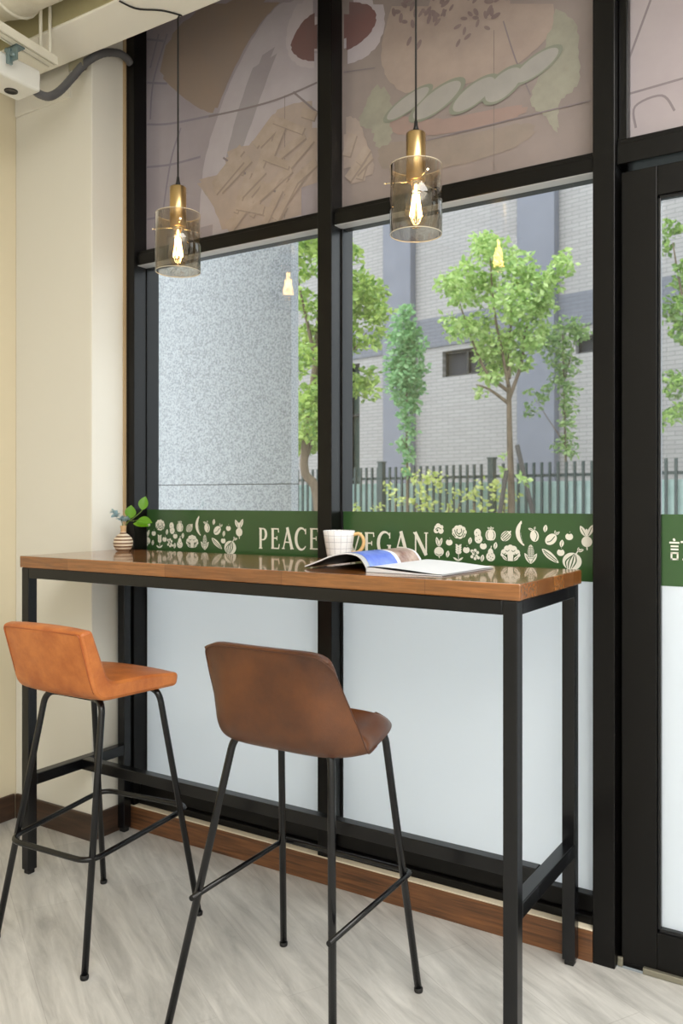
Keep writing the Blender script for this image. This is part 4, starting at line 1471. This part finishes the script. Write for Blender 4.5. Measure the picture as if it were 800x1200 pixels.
# bud vase and its sprigs
va = empty('bud_vase', (-1.622, .352, 1.05))
tag(va, 'small round brown striped bud vase at the left end of the table', 'vase')
MB().lathe([(0, 0), (.019, 0), (.026, .005), (.0335, .020), (.0350, .032), (.0320, .046), (.022, .058), (.0125, .064), (.0095, .070)], (-1.622, .352, 1.05), 40).build('body', M['vase'], va)
MB().lathe([(.0098, .068), (.0088, .080), (.0110, .092), (.0090, .092), (.0068, .080), (.0068, .050)], (-1.622, .352, 1.05), 32).build('neck', M['vase_neck'], va)
def broad_leaf(b, base, tip, width, nrm):
    base, tip = Vector(base), Vector(tip)
    ax = tip - base
    L = ax.length
    ax.normalize()
    sd = ax.cross(Vector(nrm)).normalized()
    up_ = sd.cross(ax)
    prof_ = [0, .55, .85, 1.0, .97, .80, .48, 0]
    n = len(prof_)
    vs_ = []
    for i, w in enumerate(prof_):
        c = base + ax * L * i / (n - 1) - up_ * .12 * L * (i / (n - 1)) ** 2
        for k in (-1, -.5, 0, .5, 1):
            vs_.append(c + sd * w * width / 2 * k + up_ * abs(k) ** 1.5 * w * width * .13)
    b.add(vs_, [(i * 5 + k, i * 5 + k + 1, i * 5 + 5 + k + 1, i * 5 + 5 + k) for i in range(n - 1) for k in range(4)], True)
a_ = Vector((math.cos(YAW), math.sin(YAW), 0))
f_ = Vector((-math.sin(YAW), math.cos(YAW), 0))
def vp(u, z, d=0):
    """point beside the vase neck: u across, z up, d away"""
    return Vector((-1.622, .352, 0)) + a_ * u + f_ * d + Vector((0, 0, z))
sg_ = empty('leafy_sprig', (-1.622, .352, 1.11))
tag(sg_, 'sprig of three round bright green leaves standing in the bud vase', 'plant')
b = MB()
b.tube(smooth_path([vp(0, 1.105), vp(.012, 1.150), vp(.04, 1.170, -.01), vp(.066, 1.192, -.01), vp(.070, 1.200, -.01)], 6), .0016, 8)
b.tube(smooth_path([vp(.010, 1.145), vp(.022, 1.160), vp(.024, 1.172)], 5), .0013, 8)
b.tube(smooth_path([vp(.022, 1.160), vp(.045, 1.160, -.015), vp(.06, 1.165, -.02)], 5), .0013, 8)
b.build('stem', M['stem'], sg_)
for bs, tp, w, nr in ((vp(.070, 1.198, -.01), vp(.082, 1.247, -.015), .036, vp(.1, .5, -1) - vp(0, 0)), (vp(.026, 1.168, 0), vp(.030, 1.215, -.01), .040, vp(.1, .6, -1) - vp(0, 0)), (vp(.050, 1.158, -.015), vp(.108, 1.158, -.02), .046, vp(0, .85, -.7) - vp(0, 0)), (vp(.040, 1.150, -.02), vp(.098, 1.146, -.03), .024, vp(0, .6, -.8) - vp(0, 0))):
    q = MB()
    broad_leaf(q, bs, tp, w, nr)
    q.build('leaf', M['sprig_green'], sg_)
bs_ = empty('dried_flower', (-1.622, .352, 1.11))
tag(bs_, 'pale blue grey flower sprig leaning left in the bud vase', 'plant')
MB().tube(smooth_path([vp(-.001, 1.105, .002), vp(-.004, 1.150, .003), vp(-.010, 1.172, .0)], 5), .0014, 8).build('stem', M['stem'], bs_)
rng = random.Random(3)
for k, (u, z, r) in enumerate(((-.022, 1.184, .022), (-.006, 1.168, .018), (.010, 1.166, .018), (-.034, 1.196, .014))):
    q = MB()
    for i in range(9):
        a = rng.uniform(0, 6.28)
        el = rng.uniform(-.3, 1.0)
        d = (a_ * math.cos(a) * math.cos(el) + f_ * math.sin(a) * math.cos(el) + Vector((0, 0, math.sin(el))))
        c = vp(u, z - .004)
        broad_leaf(q, c, c + d * r * 1.15, r * .8, Vector((rng.gauss(0, .3), rng.gauss(0, .3), 1)))
    q.build('petals', M['sprig_blue'], bs_)

# ------------------------------------------------------------------ ceiling services, top left
du = empty('insulated_duct', (-1.7, -.06, 2.90))
tag(du, 'white wrapped insulated duct under the ceiling at top left', 'duct')
pts = [(XL + .002 + .12 * k, -.062 + .006 * math.sin(k * 1.7), 2.905 + .006 * math.sin(k * 2.3)) for k in range(24)]
MB().tube(smooth_path(pts, 4), [.100 + .005 * math.sin(i * .9) for i in range(93)], 28).build('wrap', M['duct_wrap'], du)
for k in (4, 9, 14, 19):
    p = Vector(pts[k])
    b = MB()
    b.tube([(p.x, p.y + .106 * math.cos(R(a * 15)), p.z + .106 * math.sin(R(a * 15))) for a in range(24)], .006, 6, closed=True)
    b.build('strap', M['rail_white'], du)

rl = empty('track_rail', (-1.68, -.4, 2.70))
tag(rl, 'white slotted rail hung on rods below the insulated duct', 'rail')
RM = Matrix.Translation((-1.688, .098, 0)) @ Matrix.Rotation(R(6.4), 4, 'Z')
b = MB()
for q in ((-.022, -.016, -1.2, 0, 2.70, 2.722), (.016, .022, -1.2, 0, 2.70, 2.722), (-.022, .022, -1.2, 0, 2.722, 2.728), (-.010, .010, -1.2, 0, 2.700, 2.704)):
    b.box(*q, m=RM)
b.build('channel', M['rail_white'], rl)
for y in (.045, .068):
    MB().tube([(-1.683 + (y - .045) * .8, y, 2.726), (-1.683 + (y - .045) * .8, y, ZC)], .0055, 10).build('hanger_rod', M['rail_white'], rl)

dv = empty('projector', (-1.80, 0.0, 2.64))
tag(dv, 'white boxy ceiling device with round black opening at top left edge', 'projector')
b = MB().box(-1.842, -1.718, -.15, .075, 2.610, 2.685, .010, 3)
b.build('body', M['white_plastic'], dv)
b = MB()
b.lathe([(0, 2.6095), (.017, 2.6095), (.019, 2.607), (.022, 2.607), (.022, 2.612), (0, 2.612)], (-1.793, .012, 0), 32)
b.build('lens', M['cover_dark'], dv)
b = MB()
b.box(-1.720, -1.664, -.062, -.056, 2.650, 2.700, .001)
b.box(-1.720, -1.664, -.062, -.030, 2.694, 2.699, .001)
b.tube([(-1.705, -.072, 2.685), (-1.705, -.050, 2.685)], .008, 12)
b.tube([(-1.680, -.070, 2.668), (-1.680, -.050, 2.668)], .007, 12)
b.box(-1.700, -1.690, -.070, -.056, 2.640, 2.690, .001)
b.build('bracket', M['steel_blue'], dv)

cd = empty('flexible_conduit', (-1.7, .25, 2.7))
tag(cd, 'grey flexible conduit curving from the white device to the window frame', 'conduit')
path = smooth_path([(-1.750, .0765, 2.624), (-1.750, .095, 2.620), (-1.745, .13, 2.626), (-1.751, .18, 2.668), (-1.749, .23, 2.733), (-1.733, .278, 2.803), (-1.707, .33, 2.852), (-1.700, .40, 2.882), (-1.704, .445, 2.884), (-1.708, .468, 2.876)], 8)
MB().tube(path, [.0135 + .0010 * (i % 2) for i in range(len(path))], 16).build('sleeve', M['conduit'], cd)
b = MB()
c0 = Vector((-1.722, .262, 2.765))
b.box(-1.80, -1.725, .2565, .2605, 2.782, 2.812, .001)
b.tube([(-1.742, .258, 2.790), (-1.742, .285, 2.790)], .009, 12)
b.tube([(-1.775, .258, 2.796), (-1.775, .270, 2.796)], .007, 12)
b.build('clamp', M['zinc'], cd)
